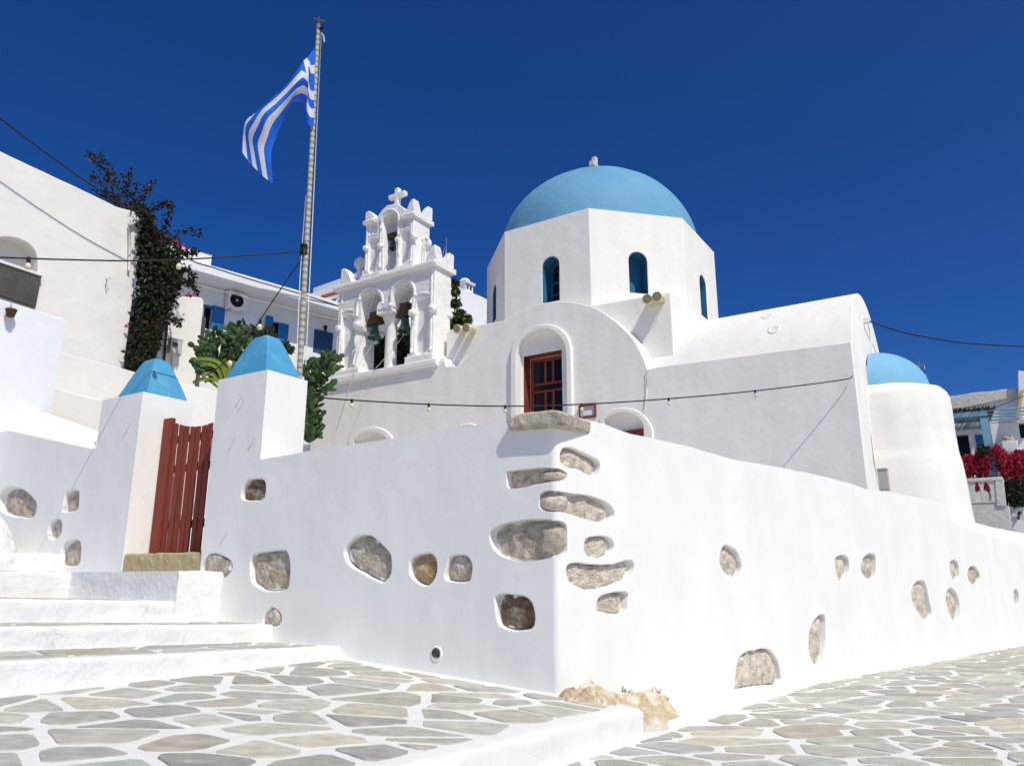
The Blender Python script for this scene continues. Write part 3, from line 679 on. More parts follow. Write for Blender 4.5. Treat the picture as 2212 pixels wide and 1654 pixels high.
# bedrock at the foot of the corner
rk = MB(); topx = [(1204, 1506), (1222, 1494), (1240, 1484), (1258, 1477), (1276, 1475), (1292, 1482), (1310, 1491), (1330, 1497), (1350, 1490), (1372, 1492), (1395, 1488), (1418, 1492), (1440, 1508), (1470, 1535)]
botx = [(1208, 1512), (1225, 1518), (1250, 1520), (1280, 1524), (1305, 1530), (1335, 1542), (1348, 1562), (1356, 1578), (1375, 1580), (1400, 1580), (1425, 1577), (1446, 1573), (1438, 1556), (1470, 1545)]
zb_ = [-.02, -.02, -.03, -.04, -.05, -.1, -.2, -.29, -.295, -.295, -.295, -.295, -.295, -.295]
rows = []
for i in range(len(topx)):
    a = RW.P(*topx[i], .0); b = at_z(*botx[i], zb_[i]); rows.append((a, b))
def lerp_rows(t): 
    k = t*(len(rows)-1); i = min(int(k), len(rows)-2); f = k-i; return rows[i][0].lerp(rows[i+1][0], f), rows[i][1].lerp(rows[i+1][1], f)
G = []
for i in range(61):
    a, b = lerp_rows(i/60); r = []
    for j in range(19):
        t = j/18; p = a.lerp(b, t); bul = math.sin(t*math.pi)*.05
        e = min(1, i/5, (60-i)/5)*min(1, t*5+.15, (1-t)*6+.1)
        h = e*(nz(p, 5, .06)+nz(p, 13, .035, 4)+nz(p, 30, .014, 8))
        r.append(p+Vector((0, 0, bul*e+h))+RW.N*(h*.5-.03*(1-t)))
    r.append(b+Vector((0, 0, -.15))); G.append(r)
rk.grid(G, 0, False, flip=False)
solo(rk, 'rock_outcrop', M_rock, 'bare yellow bedrock breaking through at the foot of the wall corner', 'rock')
gr = MB(); R = rs(4)
for (px, py, n) in ((1276, 1477, 5), (1352, 1490, 4), (1416, 1491, 5), (1444, 1508, 6)):
    c = RW.P(px, py, -.03)
    for i in range(n):
        d = Vector((R.uniform(-.05, .05), R.uniform(-.04, .04), R.uniform(.02, .07))); p = c+Vector((R.uniform(-.05, .05), R.uniform(-.02, .02), -.02))
        gr.tube([p, p+d*.6, p+d+Vector((R.uniform(-.02, .02), 0, 0))], .004, 4, R.choice((0, 0, 1)), False, [.005, .004, .001])
o = gr.build('grass_tufts', [M_grass, M_green]); o['kind'] = 'stuff'; tag(o, 'dry grass tufts in the crack above the yellow bedrock', 'grass')
bo_ = MB(); p = lw(-10.6, 1.5, .75); bo_.blob(p, (1.0, .55, .62), 4, .16, 5, 0, 1.6, (LW.T, LW.N, Vector((0, 0, 1))))
solo(bo_, 'whitewashed_boulder', M_step, 'whitewashed boulder on the top step against the low wall', 'rock')

cy = MB(); q = [LW.w(-13, 0, .5), LW.w(-.35, 0, .46), RW.w(.35, 0, .46), RW.w(12.5, 0, .6), EN.w(1.5, 0, .1), FA.w(.3, 0, .3), FA.w(-17, 0, .3), FA.w(-19, 0, -2)]
cy.poly([Vector((p.x, p.y, 1.22)) for p in q]); structure(cy.build('courtyard', M_joint))
# ------------------------------------------------------------------ church
ch = thing('church', 'white church with pale blue dome on an octagonal drum behind the courtyard wall', 'church', FA.w(-7, 0, 3))
F = FA
arc = smooth_line(c6([(265, 510), (400, 380), (560, 220), (700, 110), (850, 40), (1000, 13), (1130, 15), (1280, 45), (1400, 105), (1510, 190), (1610, 290), (1670, 390), (1710, 480), (1728, 535)]), 4)
arcF = F.pts(arc)
topleft = F.pts([(677, 848), (689, 845), (689, 832), (704, 829), (704, 815), (942, 778), (961, 779), (963, 791), (990, 791)])
zr0, zr1 = F.px(1420, 792)[1], F.px(1838, 738)[1]
sR0 = arcF[-1][0]
out = [(topleft[0][0], -.6), (0, -.6)] + dense([(0, zr1), (sR0+.35, zr0), (sR0+.05, zr0-.02)], .3, .012, 4) + list(reversed(arcF)) + list(reversed(topleft))
din = c6([(722, 1120), (722, 900), (725, 420), (745, 350), (800, 285), (870, 245), (930, 235), (1000, 245), (1060, 290), (1098, 360), (1108, 450), (1118, 900), (1122, 1120)])
dout = c6([(675, 1120), (675, 900), (678, 430), (700, 340), (760, 265), (850, 210), (930, 195), (1010, 203), (1080, 240), (1130, 310), (1150, 400), (1165, 900), (1170, 1120)])
def straighten(P, zlow):                      # jambs plumb, down to zlow
    s = [p[0] for p in P]; P = [p for p in P]
    l, r = P[1][0], P[-2][0]
    l = P[2][0]; r = P[-3][0]
    mid = smooth_line(P[2:-2], 4)
    return [(l, zlow)]+mid+[(r, zlow)]
hin = straighten(F.pts(din), 2.2); hout = straighten(F.pts(dout), 2.2)
w2in = c6([(1388, 960), (1392, 950), (1400, 935), (1440, 905), (1500, 885), (1570, 880), (1640, 905), (1690, 950), (1705, 1000), (1706, 1020), (1707, 1060)])
w2out = c6([(1340, 965), (1345, 950), (1365, 915), (1440, 855), (1540, 838), (1640, 855), (1720, 910), (1765, 980), (1778, 1020), (1780, 1050), (1780, 1080)])
w1in = c2l([(283, 262), (285, 245), (300, 222), (335, 195), (390, 177), (440, 183), (478, 212), (492, 240), (495, 262)])
w1out = c2l([(248, 275), (252, 255), (275, 215), (320, 178), (370, 155), (430, 150), (480, 170), (515, 205), (532, 245), (535, 275)])
w3in = c2l([(880, 190), (885, 175), (900, 150), (935, 142), (965, 150), (980, 175), (985, 190)])
w3out = c2l([(850, 190), (855, 170), (880, 142), (935, 128), (985, 142), (1005, 170), (1010, 190)])
wins = [(straighten(F.pts(a), .6), straighten(F.pts(b), .6)) for a, b in ((w2in, w2out), (w1in, w1out), (w3in, w3out))]
fb = MB()
fb.plate(F, out, [dict(pts=hin, b=.03, depth=.2)]+[dict(pts=a, b=.03, depth=.22, cap=True) for a, b in wins], 0, .62, .025, 0, back=False)
# back of the door recess with the door opening in it
doorpx = [(1131, 769), (1213, 754), (1218, 892)]
DD = .2
dl, dzt = F.px(1131, 770, DD); drr = F.px(1213, 755, DD)[0]; dzt2 = F.px(1213, 755, DD)[1]
big = [(hin[0][0]-.1, hin[0][1])]+[(a+(.06 if a > (dl+drr)/2 else -.06), b+.06) for a, b in hin[1:-1]]+[(hin[-1][0]+.1, hin[-1][1])]
fb.plate(F, big, [dict(pts=[(dl, 2.3), (drr, 2.3), (drr, dzt2), (dl, dzt)], b=.01, depth=.35, m=1)], DD, .36, 0, 0)
fb.build('facade', [M_church, M_red], ch)
def band(name, inner, outer, d, th, mt, parent):
    mb = MB(); P = outer+list(reversed(inner)); mb.plate(F, P, (), d, th, .03, 0); return mb.build(name, mt, parent)
band('door_arch', hin, hout, -.1, .15, M_church, ch)
for a, b in wins: band('window_arch', a, b, -.06, .12, M_church, ch)
# red top of the lower door in the right arch
mb = MB(); q = [F.px(*p, .1) for p in c6([(1545, 1010), (1702, 996)])]
mb.plate(F, [(wins[0][0][0][0]+.02, .7), (wins[0][0][-1][0]-.02, .7), (wins[0][0][-1][0]-.02, q[1][1]), (wins[0][0][0][0]+.02, q[1][1]-.01)], (), .13, .08, .01)
mb.build('lower_door', M_red, ch)
# main door: leaf and panes in its red jamb
dm = MB(); d2 = DD+.3
def lp(L): return [F.px(x, y, d2) for x, y in L]
ul = lp(c6([(820, 465), (1045, 455)])); l0, l1 = dl+.05, drr-.03; zt_ = dzt-.05
def rect(a, b, c, d): return [(a, c), (b, c), (b, d), (a, d)]
W_ = l1-l0
cols = [(l0+.09*W_, l0+.38*W_), (l0+.45*W_, l0+.60*W_), (l0+.67*W_, l0+.95*W_)]
u = [F.px(900, 648, d2)[1]]
zz = [F.px(*p, d2)[1] for p in c6([(940, 475), (940, 640), (940, 658), (940, 698), (940, 715), (940, 880)])]
holes = [dict(pts=rect(a, b, zz[1], zz[0]), b=.008, depth=.035) for a, b in cols]
holes += [dict(pts=rect(cols[0][0], cols[2][1], zz[3], zz[2]), b=.008, depth=.035)]
holes += [dict(pts=rect(a, b, zz[5]-.3, zz[4]), b=.008, depth=.035) for a, b in cols]
dm.plate(F, rect(l0, l1, 2.3, zt_), holes, d2, .05, .004)
door = dm.build('door', M_red, ch); ORG[door.name] = ORG[ch.name].copy()
pm = MB(); pm.plate(F, rect(l0+.02, l1-.02, 2.35, zt_-.02), (), d2+.036, .008, 0); pm.build('pane', M_glass, door)
for x_ in (cols[0][1]-.02, cols[2][0]+.02):
    pass
# nave body east of the front block, barrel roof
AC, AZ, AR = 3.05, 5.25, 2.8
prof = [(.42, -.6), (5.9, -.6)]+[(AC+AR*math.cos(t), AZ+AR*math.sin(t)) for t in [math.pi*(.0)+math.pi*k/48 for k in range(0, 49)]]
prof = [(.4, -.6), (5.85, -.6)]+[(AC+AR*math.cos(math.pi*k/48), AZ+AR*math.sin(math.pi*k/48)) for k in range(0, 45)]+[(.4, AZ+.85)]
nb = MB(); nb.plate(EN, prof, (), .03, 5.5, .03, 0, back=True)
for f in range(len(nb.sm)): nb.sm[f] = nb.sm[f]
nv = nb.build('nave', M_church, ch, sharp=35); nv.data.shade_smooth() if hasattr(nv.data, 'shade_smooth') else None; nv.data.set_sharp_from_angle(angle=math.radians(30))
for (px, py) in ((1658, 682), (1672, 712)):           # two little vents in the vault
    best = None
    for k in range(200):
        t = math.pi*k/200; p0 = EN.w(AC+AR*math.cos(t), AZ+AR*math.sin(t), 0)
        r = ray(px, py); ax = -EN.N; w0 = EYE-p0; a = r.dot(r); b = r.dot(ax); c = 1; d = r.dot(w0); e = ax.dot(w0); den = a*c-b*b
        s_ = (b*e-c*d)/den; t_ = (a*e-b*d)/den; dist = ((EYE+r*s_)-(p0+ax*t_)).length
        if (t > math.pi/2) and (best is None or dist < best[0]): best = (dist, p0+ax*t_, Vector(EN.T*math.cos(t)+Vector((0, 0, math.sin(t)))))
    mb = MB(); mb.lathe(best[1]-best[2]*.05, [(0.0, .055), (.07, .05), (.105, .065), (.13, .07), (.15, .06), (.17, .03), (.18, .0)], 20, 0, best[2]); mb.build('roof_vent', M_church, ch)
# base block under the drum
sbl, sbr = F.px(964, 745, .6)[0], F.px(1452, 700, .6)[0]
zbl, zbr = F.px(964, 714, .6)[1], F.px(1448, 631, .6)[1]
bb = MB(); bb.plate(F, dense([(sbl, 0), (sbr, 0), (sbr, zbr), (sbl+.12, zbl), (sbl, zbl-.12)], .4, .006, 3, True), (), .6, 7.2, .03, 0); bb.build('base_block', M_church, ch)
# vault behind the round gable
vb = MB(); va = [(a, b-.03) for a, b in arcF]; vb.plate(F, [(va[-1][0], 3)]+list(reversed(va))+[(va[0][0], 3)], (), .6, 1.05, 0, 0)
vt = vb.build('vault', M_church, ch); vt.data.shade_smooth(); vt.data.set_sharp_from_angle(angle=math.radians(30))
# west body under the bell tower
wb = MB(); wb.plate(F, [(topleft[0][0]+.02, -.6), (sbl-.05, -.6), (sbl-.05, 6.9), (topleft[0][0]+.02, 6.9)], (), .6, 5.5, 0, 0); wb.build('west_body', M_church, ch)
# octagonal drum
QD = .75
sV1, zV1 = F.px(1090, 500, QD); sV2, zV2 = F.px(1272, 450, QD); ZT = (zV1+zV2)/2
sV2 = sV1 + (sV2-sV1); a_ = sV2-sV1; Rv = a_/(2*math.sin(math.pi/8)); ap = Rv*math.cos(math.pi/8)
sc_, ic_ = (sV1+sV2)/2, QD+ap; DC = F.w(sc_, 0, ic_)
winpx = {0: [(1171, 1208, 554, 652)], 1: [(1359, 1399, 544, 633)], 2: [(1514, 1531, 600, 685)], 7: [(1060, 1071, 620, 697)]}
for k in range(8):
    az = 122.5-45*k
    n_in = math.radians(az-90)                       # inward horizontal direction azimuth
    T = Vector((math.sin(math.radians(az)), math.cos(math.radians(az)), 0)); Nn = Vector((T.y, -T.x, 0))
    mid = DC+Nn*ap; pl = Pl(mid.x, mid.y, az); h = a_/2
    zb = 7.0; hl = []
    wz = (8.35, 10.25); ww = .3
    if k in winpx:
        x0, x1, y0, y1 = winpx[k][0]
        pa, pb_ = pl.px(x0, (y0+y1)/2), pl.px(x1, (y0+y1)/2); wz = (pl.px((x0+x1)/2, y1)[1], pl.px((x0+x1)/2, y0)[1])
        cxw = (pa[0]+pb_[0])/2; ww = (pb_[0]-pa[0])/2
    else: cxw = 0
    if k in (0, 1, 2, 7):
        print('drum win', k, cxw, ww, wz)
        if k in (2, 7): cxw *= .5; ww = .31
        else: ww = max(.2, min(.42, ww))
    W1 = [(cxw-ww, wz[0]), (cxw+ww, wz[0])]+[(cxw+ww*math.cos(math.pi*j/12), wz[1]-ww+ww*math.sin(math.pi*j/12)) for j in range(13)]
    mb = MB(); mb.plate(pl, [(-h, zb), (h, zb), (h, ZT), (-h, ZT)], [dict(pts=W1, b=.02, depth=.6, m=1)], 0, .62, .012, 0)
    face = mb.build('drum_face', [M_church, M_revealb], ch); ORG[face.name] = ORG[ch.name].copy()
    mb = MB(); fr_ = [(cxw-ww-.03, wz[0]-.03), (cxw+ww+.03, wz[0]-.03)]+[(cxw+(ww+.03)*math.cos(math.pi*j/12), wz[1]-ww+(ww+.03)*math.sin(math.pi*j/12)) for j in range(13)]
    hh = []; H_ = wz[1]-ww-wz[0]; iw = ww-.07
    for c_ in range(2):
        a0 = cxw-iw+(iw+.012)*c_+(.0 if c_ == 0 else .012); a1 = a0+iw-.024
        for r_ in range(3):
            z0 = wz[0]+.06+r_*(H_/3); hh.append(dict(pts=rect(a0, a1, z0, z0+H_/3-.06), b=.006, depth=.03, cap=True, m=1, capm=2))
    hh.append(dict(pts=[(cxw-iw, wz[1]-ww+.02), (cxw+iw, wz[1]-ww+.02)]+[(cxw+iw*math.cos(math.pi*j/10), wz[1]-ww+.02+(iw-.02)*math.sin(math.pi*j/10)) for j in range(1, 10)], b=.006, depth=.03, cap=True, m=1, capm=2))
    if k == 1: hh = []
    mb.plate(pl, fr_, hh, .52, .05, 0, 1); mb.build('window', [M_church, M_revealb, M_glass], face)
mb = MB(); mb.lathe(DC+Vector((0, 0, ZT)), [(.01, .012), (Rv-.05, .006), (Rv-.06, -.3)], 8, 0, (0, 0, 1), F.T.lerp(F.N, 0) if False else (Matrix.Rotation(math.pi/8, 3, 'Z') @ F.T))
for i in range(len(mb.sm)): mb.sm[i] = False
mb.build('drum_roof', M_church, ch)
RD, HD = 3.29, 2.94
dcen = Vector((DC.x+.02, DC.y, ZT-.02)); mb = MB(); rows = []
for i in range(0, 41):
    t = i/40*math.pi/2; r = []
    for j in range(96):
        a = 2*math.pi*j/96; v = Vector((math.cos(a)*math.cos(t)*RD, math.sin(a)*math.cos(t)*RD, math.sin(t)*HD))
        r.append(dcen+v*(1+nz(v, .5, .008)+nz(v, 1.6, .004, 4)))
    rows.append(r)
I = mb.grid(rows, 0, True, True); dome = mb.build('dome', M_dome, ch); ORG[dome.name] = ORG[ch.name].copy()
def cross(mb, c, T, N, h, w, t, d, m=0, flare=0.0, armz=.66):
    Z = Vector((0, 0, 1))
    P = [(-t/2-flare, 0), (t/2+flare, 0), (t/2, h*.18), (t/2, h*armz-t/2-flare*.6), (t/2+flare*.6, h*armz-t/2), (w/2, h*armz-t/2), (w/2, h*armz+t/2), (t/2, h*armz+t/2), (t/2, h), (-t/2, h), (-t/2, h*armz+t/2), (-w/2, h*armz+t/2), (-w/2, h*armz-t/2), (-t/2-flare*.6, h*armz-t/2), (-t/2, h*armz-t/2-flare*.6), (-t/2, h*.18)]
    pl = Pl(c.x, c.y, math.degrees(math.atan2(T.x, T.y))); mb.plate(pl, [(a, c.z+b) for a, b in P], (), -d/2, d, min(t, d)*.14, m)
mb = MB(); ca = dcen+Vector((-.02, 0, HD-.1)); cross(mb, ca, EN.T, EN.N, .98, .56, .16, .16, 0, .03); mb.build('dome_cross', M_old, dome)
# apse with its half dome
apc = EN.w(3.3, 0, 0); mb = MB(); prof_ = [(1.86, -.6), (1.76, 1.5), (1.69, 2.6), (1.66, 3.4), (1.645, 3.75), (1.615, 3.95), (1.6, 4.4), (1.585, 5.0), (1.56, 5.3), (1.52, 5.42), (1.45, 5.5), (1.35, 5.53), (.01, 5.55)]
rows = []
for r, z in prof_:
    rr = []
    for j in range(49):
        a = math.pi*(-.06+1.12*j/48); v = EN.T*(-math.cos(a))+EN.N*math.sin(a); p = apc+v*r; p.z = z
        q = r+nz((v.x*2, v.y*2, z), .8, .045, 2)*(1 if z < 5.4 else .2); p = apc+v*q; p.z = z+nz((v.x*3, v.y*3, 0), 1, .03)
        rr.append(p)
    rows.append(rr)
R2_ = []
for i in range(len(rows)-1):
    k = 5 if i < 8 else 1
    for t in range(k): R2_.append([rows[i][j].lerp(rows[i+1][j], t/k) for j in range(49)])
R2_.append(rows[-1])
mb.grid(R2_, 0, True); mb.build('apse', M_church, ch)
mb = MB(); rows = []
for i in range(25):
    t = math.pi/2*i/24; rows.append([apc+Vector((0, 0, 5.5+1.08*math.sin(t)))+(EN.T*(-math.cos(a))*1.4+EN.N*math.sin(a)*1.2)*math.cos(t)**.95 for a in (math.pi*j/40 for j in range(41))])
mb.grid(rows, 0, True); mb.build('apse_dome', M_conch, ch)
# thin pipes and conduits fixed to the church
mb = MB()
cp = [F.P(x, y, -.03) for x, y in c6([(1722, 560), (1724, 640), (1728, 690), (1720, 760), (1712, 850), (1690, 880), (1668, 900)])]
mb.tube(cp, .014, 6); mb.build('conduit', M_church, ch)
mb = MB(); mb.tube([EN.P(x, y, -.03) for x, y in ((1871, 790), (1874, 850), (1880, 930), (1888, 1000), (1898, 1050))], .016, 6); mb.build('conduit', M_church, ch); mb = MB()
mb.tube([EN.P(x, y, -.03) for x, y in ((1875, 698), (1878, 715), (1885, 760))], .016, 6); mb.build('conduit', M_church, ch)
mb = MB(); mb.box(EN.P(1909, 1035, -.35), EN.T*.1, EN.N*.07, Vector((0, 0, .2)), 0, .02)
solo(mb, 'junction_box', M_grey, 'grey plastic electrical box at the foot of the church apse', 'junction box')
# framed notice
nf = thing('notice_case', 'small red framed notice case on the church front between door and arch', 'notice', F.P(1270, 900, 0))
P4 = F.pts(c6([(1207, 925), (1337, 912), (1334, 808), (1198, 826)])); s0_, s1_ = P4[0][0], P4[1][0]; z0_, z1_ = P4[0][1]-.05, P4[2][1]
z0_ = (P4[0][1]+P4[1][1])/2; z1_ = (P4[2][1]+P4[3][1])/2
mb = MB(); mb.plate(F, rect(s0_, s1_, z0_, z1_), [dict(pts=rect(s0_+.032, s1_-.032, z0_+.032, z1_-.032), b=.004, depth=.04)], -.08, .07, .006); mb.build('frame', M_red, nf)
mb = MB(); mb.plate(F, rect(s0_+.03, s1_-.03, z0_+.03, z1_-.03), (), -.03, .02, 0); mb.build('panel', M_old, nf)
mb = MB(); mb.plate(F, rect(s0_+.1, s1_-.1, z0_+.07, z0_+.2), (), -.04, .008, 0); mb.build('paper', M_houseb, nf)

# ------------------------------------------------------------------ bell tower
DT, TT = .12, .82
bt = thing('bell_tower', 'white plastered double tier open bell tower with arches, horns and cross', 'bell tower', F.w(-12.4, 7.3, .5))
tp = lambda L, d=DT: F.pts(L, d)
lb = MB()
lo_hole = tp(cl([(412, 1420), (408, 1360), (416, 880), (452, 860), (458, 470), (490, 420), (550, 385), (610, 375), (670, 395), (710, 450), (725, 540), (735, 590), (855, 590), (872, 560), (875, 450), (890, 390), (940, 310), (1010, 265), (1060, 265), (1110, 300), (1140, 370), (1140, 440), (1125, 560), (1108, 640), (1100, 1170), (1060, 1190), (1055, 1330)]))
lx, rx = lo_hole[1][0], tp(cl([(1105, 700)]))[0][0]
lo_hole[0] = (lx+.0, lo_hole[0][1]); lo_hole[1] = (lx, lo_hole[1][1])
lo_out = tp(cl([(100, 1500), (125, 1370), (150, 890), (170, 590), (190, 330), (190, 270), (440, 215), (1430, -8), (1420, 300), (1415, 640), (1405, 1150), (1400, 1270)]))
el, er = lo_out[3][0], lo_out[9][0]
zbase = min(lo_hole[0][1], lo_hole[-1][1]); zbt = (lo_out[0][1]+lo_out[-1][1])/2-.1; zct = (lo_out[5][1]+lo_out[7][1])/2
lo_out = dense([(el, zbt), (er, zbt), (er, zct), (el, zct)], .15, .015, 6, True, 2)
lo_hole = [(a, max(b, zbt+.1)) for a, b in lo_hole]
zz_ = [b for a, b in lo_hole]
pl_ = smooth_loop(tp(cl([(215, 1370), (222, 760), (235, 710), (290, 680), (345, 690), (378, 740), (372, 880), (345, 1100), (330, 1345)])), 3)
pr_ = smooth_loop(tp(cl([(1165, 1160), (1182, 570), (1200, 490), (1260, 450), (1330, 455), (1358, 510), (1348, 600), (1325, 900), (1312, 1140)])), 3)
lb.plate(F, lo_out, [dict(pts=smooth_loop(lo_hole, 2) if False else lo_hole, b=.04, depth=TT), dict(pts=pl_, b=.03, depth=.13, cap=True), dict(pts=pr_, b=.03, depth=.13, cap=True)], DT, TT, .035, 0)
lb.build('lower_tier', M_tower, bt)
def strip(L, r, d, name, sq=1.0, seed=1):
    mb = MB(); P = smooth_line([F.P(x, y, d) for x, y in L], 3); mb.tube([Vector(p)+Vector((0, 0, nz(p, 3, .01, seed))) for p in P], r, 10); return mb.build(name, M_tower, bt)
strip(cl([(455, 480), (470, 410), (510, 360), (560, 335), (620, 325), (680, 345), (730, 400), (752, 460), (758, 540)]), .075, DT+.035, 'archivolt')
strip(cl([(858, 560), (862, 440), (885, 340), (935, 260), (1010, 225), (1070, 225), (1130, 265), (1165, 340), (1172, 430)]), .075, DT+.035, 'archivolt')
strip(cl([(240, 350), (225, 640), (200, 1000), (172, 1350)]), .06, DT+.03, 'rib')
strip(cl([(425, 480), (420, 800), (390, 1100), (385, 1330)]), .07, DT+.03, 'rib')
strip(cl([(225, 680), (260, 640), (310, 622), (385, 625)]), .06, DT+.03, 'rib')
strip(cl([(1165, 430), (1145, 640), (1135, 900), (1130, 1170)]), .07, DT+.03, 'rib')
strip(cl([(1190, 440), (1250, 405), (1310, 400), (1365, 415)]), .06, DT+.03, 'rib')
strip(cl([(1395, 60), (1385, 560), (1378, 900), (1372, 1140)]), .065, DT+.03, 'rib')
def knob(px, r, d, name='capital', sx=1.0, sz=.9):
    mb = MB(); c = F.P(*px, d); q = r*.8; mb.blob((0, 0, 0), (1, 1, 1), 3, 0, 0, 0); se = lambda a: math.copysign(abs(a)**.6, a); mb.v = [c+F.T*se(v.x)*q+F.N*se(v.y)*q*1.1+Vector((0, 0, se(v.z)*q*.85)) for v in mb.v]; mb.v = [v+Vector((nz(v, 9, .02), nz(v, 9, .02, 5), nz(v, 9, .02, 9))) for v in mb.v]; return mb.build(name, M_tower, bt)
for p, r in (((180, 860), .14), ((428, 815), .18), ((1140, 655), .15), ((1398, 600), .16)): knob(cl([p])[0], r, DT-.02)
for p in ((1610, 690), (1620, 110)): knob(cl([p])[0], .14, DT+TT-.02)
# sill ledge, plinths, cornice
def slab(s0, s1, z0, z1, d0, th, name, b=.03, seed=0, m=M_tower, parent=None):
    mb = MB(); mb.plate(F, dense([(s0, z0), (s1, z0), (s1, z1), (s0, z1)], .12, .016, seed, True, 3), (), d0, th, b, 0); return mb.build(name, m, parent or bt)
L0, L1 = F.px(704, 815, -.12), F.px(942, 776, -.12); zL = (L0[1]+L1[1])/2
slab(L0[0], L1[0], zL-.2, zL, -.13, 1.2, 'sill_ledge', .04, 5)
slab(el-.14, F.px(*cl([(478, 1380)])[0], DT)[0], zL-.02, zL+.24, -.02, 1.05, 'plinth', .05, 6)
slab(F.px(*cl([(1062, 1250)])[0], DT)[0], er+.12, zL-.02, zL+.26, -.02, 1.05, 'plinth', .05, 7)
slab(er+.02, er+.5, zL-.45, zL+.02, .05, 1.0, 'step_block', .05, 9)
c0_, c1_ = F.px(*cu([(205, 1600)])[0], -.02), F.px(*cu([(1770, 1200)])[0], -.02); zC = (c0_[1]+c1_[1])/2
slab(el-.15, er+.1, zC-.17, zC, -.03, 1.1, 'cornice', .05, 8)
# column between the arches
cc_ = F.w((F.px(*cl([(858, 900)])[0], .5)[0]), 0, .52); zcap = F.px(*cl([(855, 590)])[0], .3)[1]
mb = MB(); H_ = zcap-zL
mb.lathe(cc_+Vector((0, 0, zL)), [(.2, -.05), (.195, .1), (.19, H_*.5), (.175, H_-.5), (.18, H_-.48), (.21, H_-.42), (.27, H_-.33), (.295, H_-.26), (.3, H_-.14)], 28); mb.build('column', M_tower, bt)
mb = MB(); mb.box(cc_+Vector((0, 0, zcap-.09)), F.T*.31, F.N*.36, Vector((0, 0, .085)), 0, .03); mb.build('abacus', M_tower, bt)
# upper tier
up_hole = tp(cu([(930, 1400), (935, 1000), (930, 700), (915, 600), (940, 520), (1000, 460), (1080, 440), (1140, 465), (1168, 520), (1165, 620), (1150, 800), (1140, 900), (1135, 1250), (1105, 1340)]))
crest = tp(cu([(830, 545), (855, 490), (885, 440), (930, 380), (1000, 325), (1100, 303), (1190, 318), (1250, 360), (1310, 410)]))
ue_l = F.px(*cu([(652, 800)])[0], DT)[0]; ue_r = F.px(*cu([(1420, 800)])[0], DT)[0]
zul, zur = F.px(*cu([(670, 600)])[0], DT)[1], F.px(*cu([(1430, 450)])[0], DT)[1]
up_out = [(ue_l, zC-.05), (ue_r, zC-.05), (ue_r, zur), (crest[-1][0], zur)]+list(reversed(crest))+[(crest[0][0], zul), (ue_l, zul)]
ur = [smooth_loop(tp(cu(q)), 2) for q in ([(1200, 1290), (1213, 850), (1230, 770), (1280, 722), (1340, 732), (1363, 790), (1345, 900), (1335, 1180)], [(690, 1395), (708, 960), (720, 905), (780, 862), (845, 882), (848, 960), (800, 1370)], [(1230, 680), (1233, 545), (1300, 560), (1310, 655)], [(718, 820), (715, 630), (825, 605), (828, 780)])]
up_hole = [(a, max(b, zC+.02)) for a, b in up_hole]
ub = MB(); ub.plate(F, up_out, [dict(pts=up_hole, b=.03, depth=TT)]+[dict(pts=q, b=.025, depth=.1, cap=True) for q in ur], DT, TT, .03, 0)
ub.build('upper_tier', M_tower, bt)
strip(cu([(905, 700), (900, 600), (930, 490), (1000, 425), (1080, 405), (1150, 430), (1192, 500), (1192, 640), (1190, 800)]), .06, DT+.03, 'archivolt')
strip(cu([(690, 620), (680, 1000), (660, 1380)]), .05, DT+.03, 'rib'); strip(cu([(905, 720), (895, 1000), (885, 1330)]), .06, DT+.03, 'rib')
strip(cu([(1195, 830), (1190, 1100), (1180, 1330)]), .05, DT+.03, 'rib'); strip(cu([(1395, 480), (1395, 800), (1390, 1240)]), .05, DT+.03, 'rib')
strip(cu([(715, 830), (760, 815), (860, 800)]), .04, DT+.03, 'rib'); strip(cu([(1220, 700), (1270, 690), (1370, 700)]), .04, DT+.03, 'rib')
for p, r in (((662, 1022), .12), ((895, 985), .13), ((1165, 872), .1), ((1432, 830), .13)): knob(cu([p])[0], r, DT-.02)
slab(ue_l-.08, F.px(*cu([(925, 1400)])[0], DT)[0], zC-.01, zC+.14, .03, .98, 'plinth', .04, 11)
slab(F.px(*cu([(1110, 1300)])[0], DT)[0], ue_r+.08, zC-.01, zC+.1, .03, .98, 'plinth', .04, 12)
slab(F.px(*cu([(1235, 480)])[0], DT)[0], ue_r+.1, zur-.12, zur+.02, .0, 1.05, 'cornice', .05, 13)
slab(ue_l-.08, F.px(*cu([(815, 560)])[0], DT)[0], zul-.1, zul+.02, .0, 1.05, 'cornice', .05, 14)
def horn(s0, s1, z, h, d, th, tip, name='horn'):         # corner horn: upright on one side, sweeping down on the other
    w = s1-s0; P = []
    if tip < .5: P = [(s0, z-.03), (s1, z-.03), (s1, z+.03)]+[(s1-w*.8*t, z+.03+h*.98*math.sin(t*1.57)**.9) for t in (.15, .3, .45, .6, .75, .88)]+[(s0+w*.1, z+h*1.03), (s0+w*.03, z+h), (s0, z+h*.85)]
    else: P = [(s0, z-.03), (s1, z-.03), (s1, z+h*.85), (s1-w*.03, z+h), (s1-w*.1, z+h*1.03)]+[(s0+w*.8*t, z+.03+h*.98*math.sin(t*1.57)**.9) for t in (.88, .75, .6, .45, .3, .15)]+[(s0, z+.03)]
    mb = MB(); b0 = len(mb.v); mb.plate(F, P, (), d, th, .045, 0)
    fwd = d < .4                                   # draw the depth in towards the tip
    for i in range(b0, len(mb.v)):
        v = mb.v[i]; dep = -(v-F.o).dot(F.N); t = max(0, (v.z-z)/h); lim = th*(1-.75*t)
        rel = dep-d
        if fwd: nd = d+min(rel, rel*(1-.45*t))
        else: nd = d+th-min(th-rel, (th-rel)*(1-.45*t))
        mb.v[i] = v+(-F.N)*(nd-dep)
    return mb.build(name, M_tower, bt)
hz = F.px(*cu([(270, 1400)])[0], .05)[1]
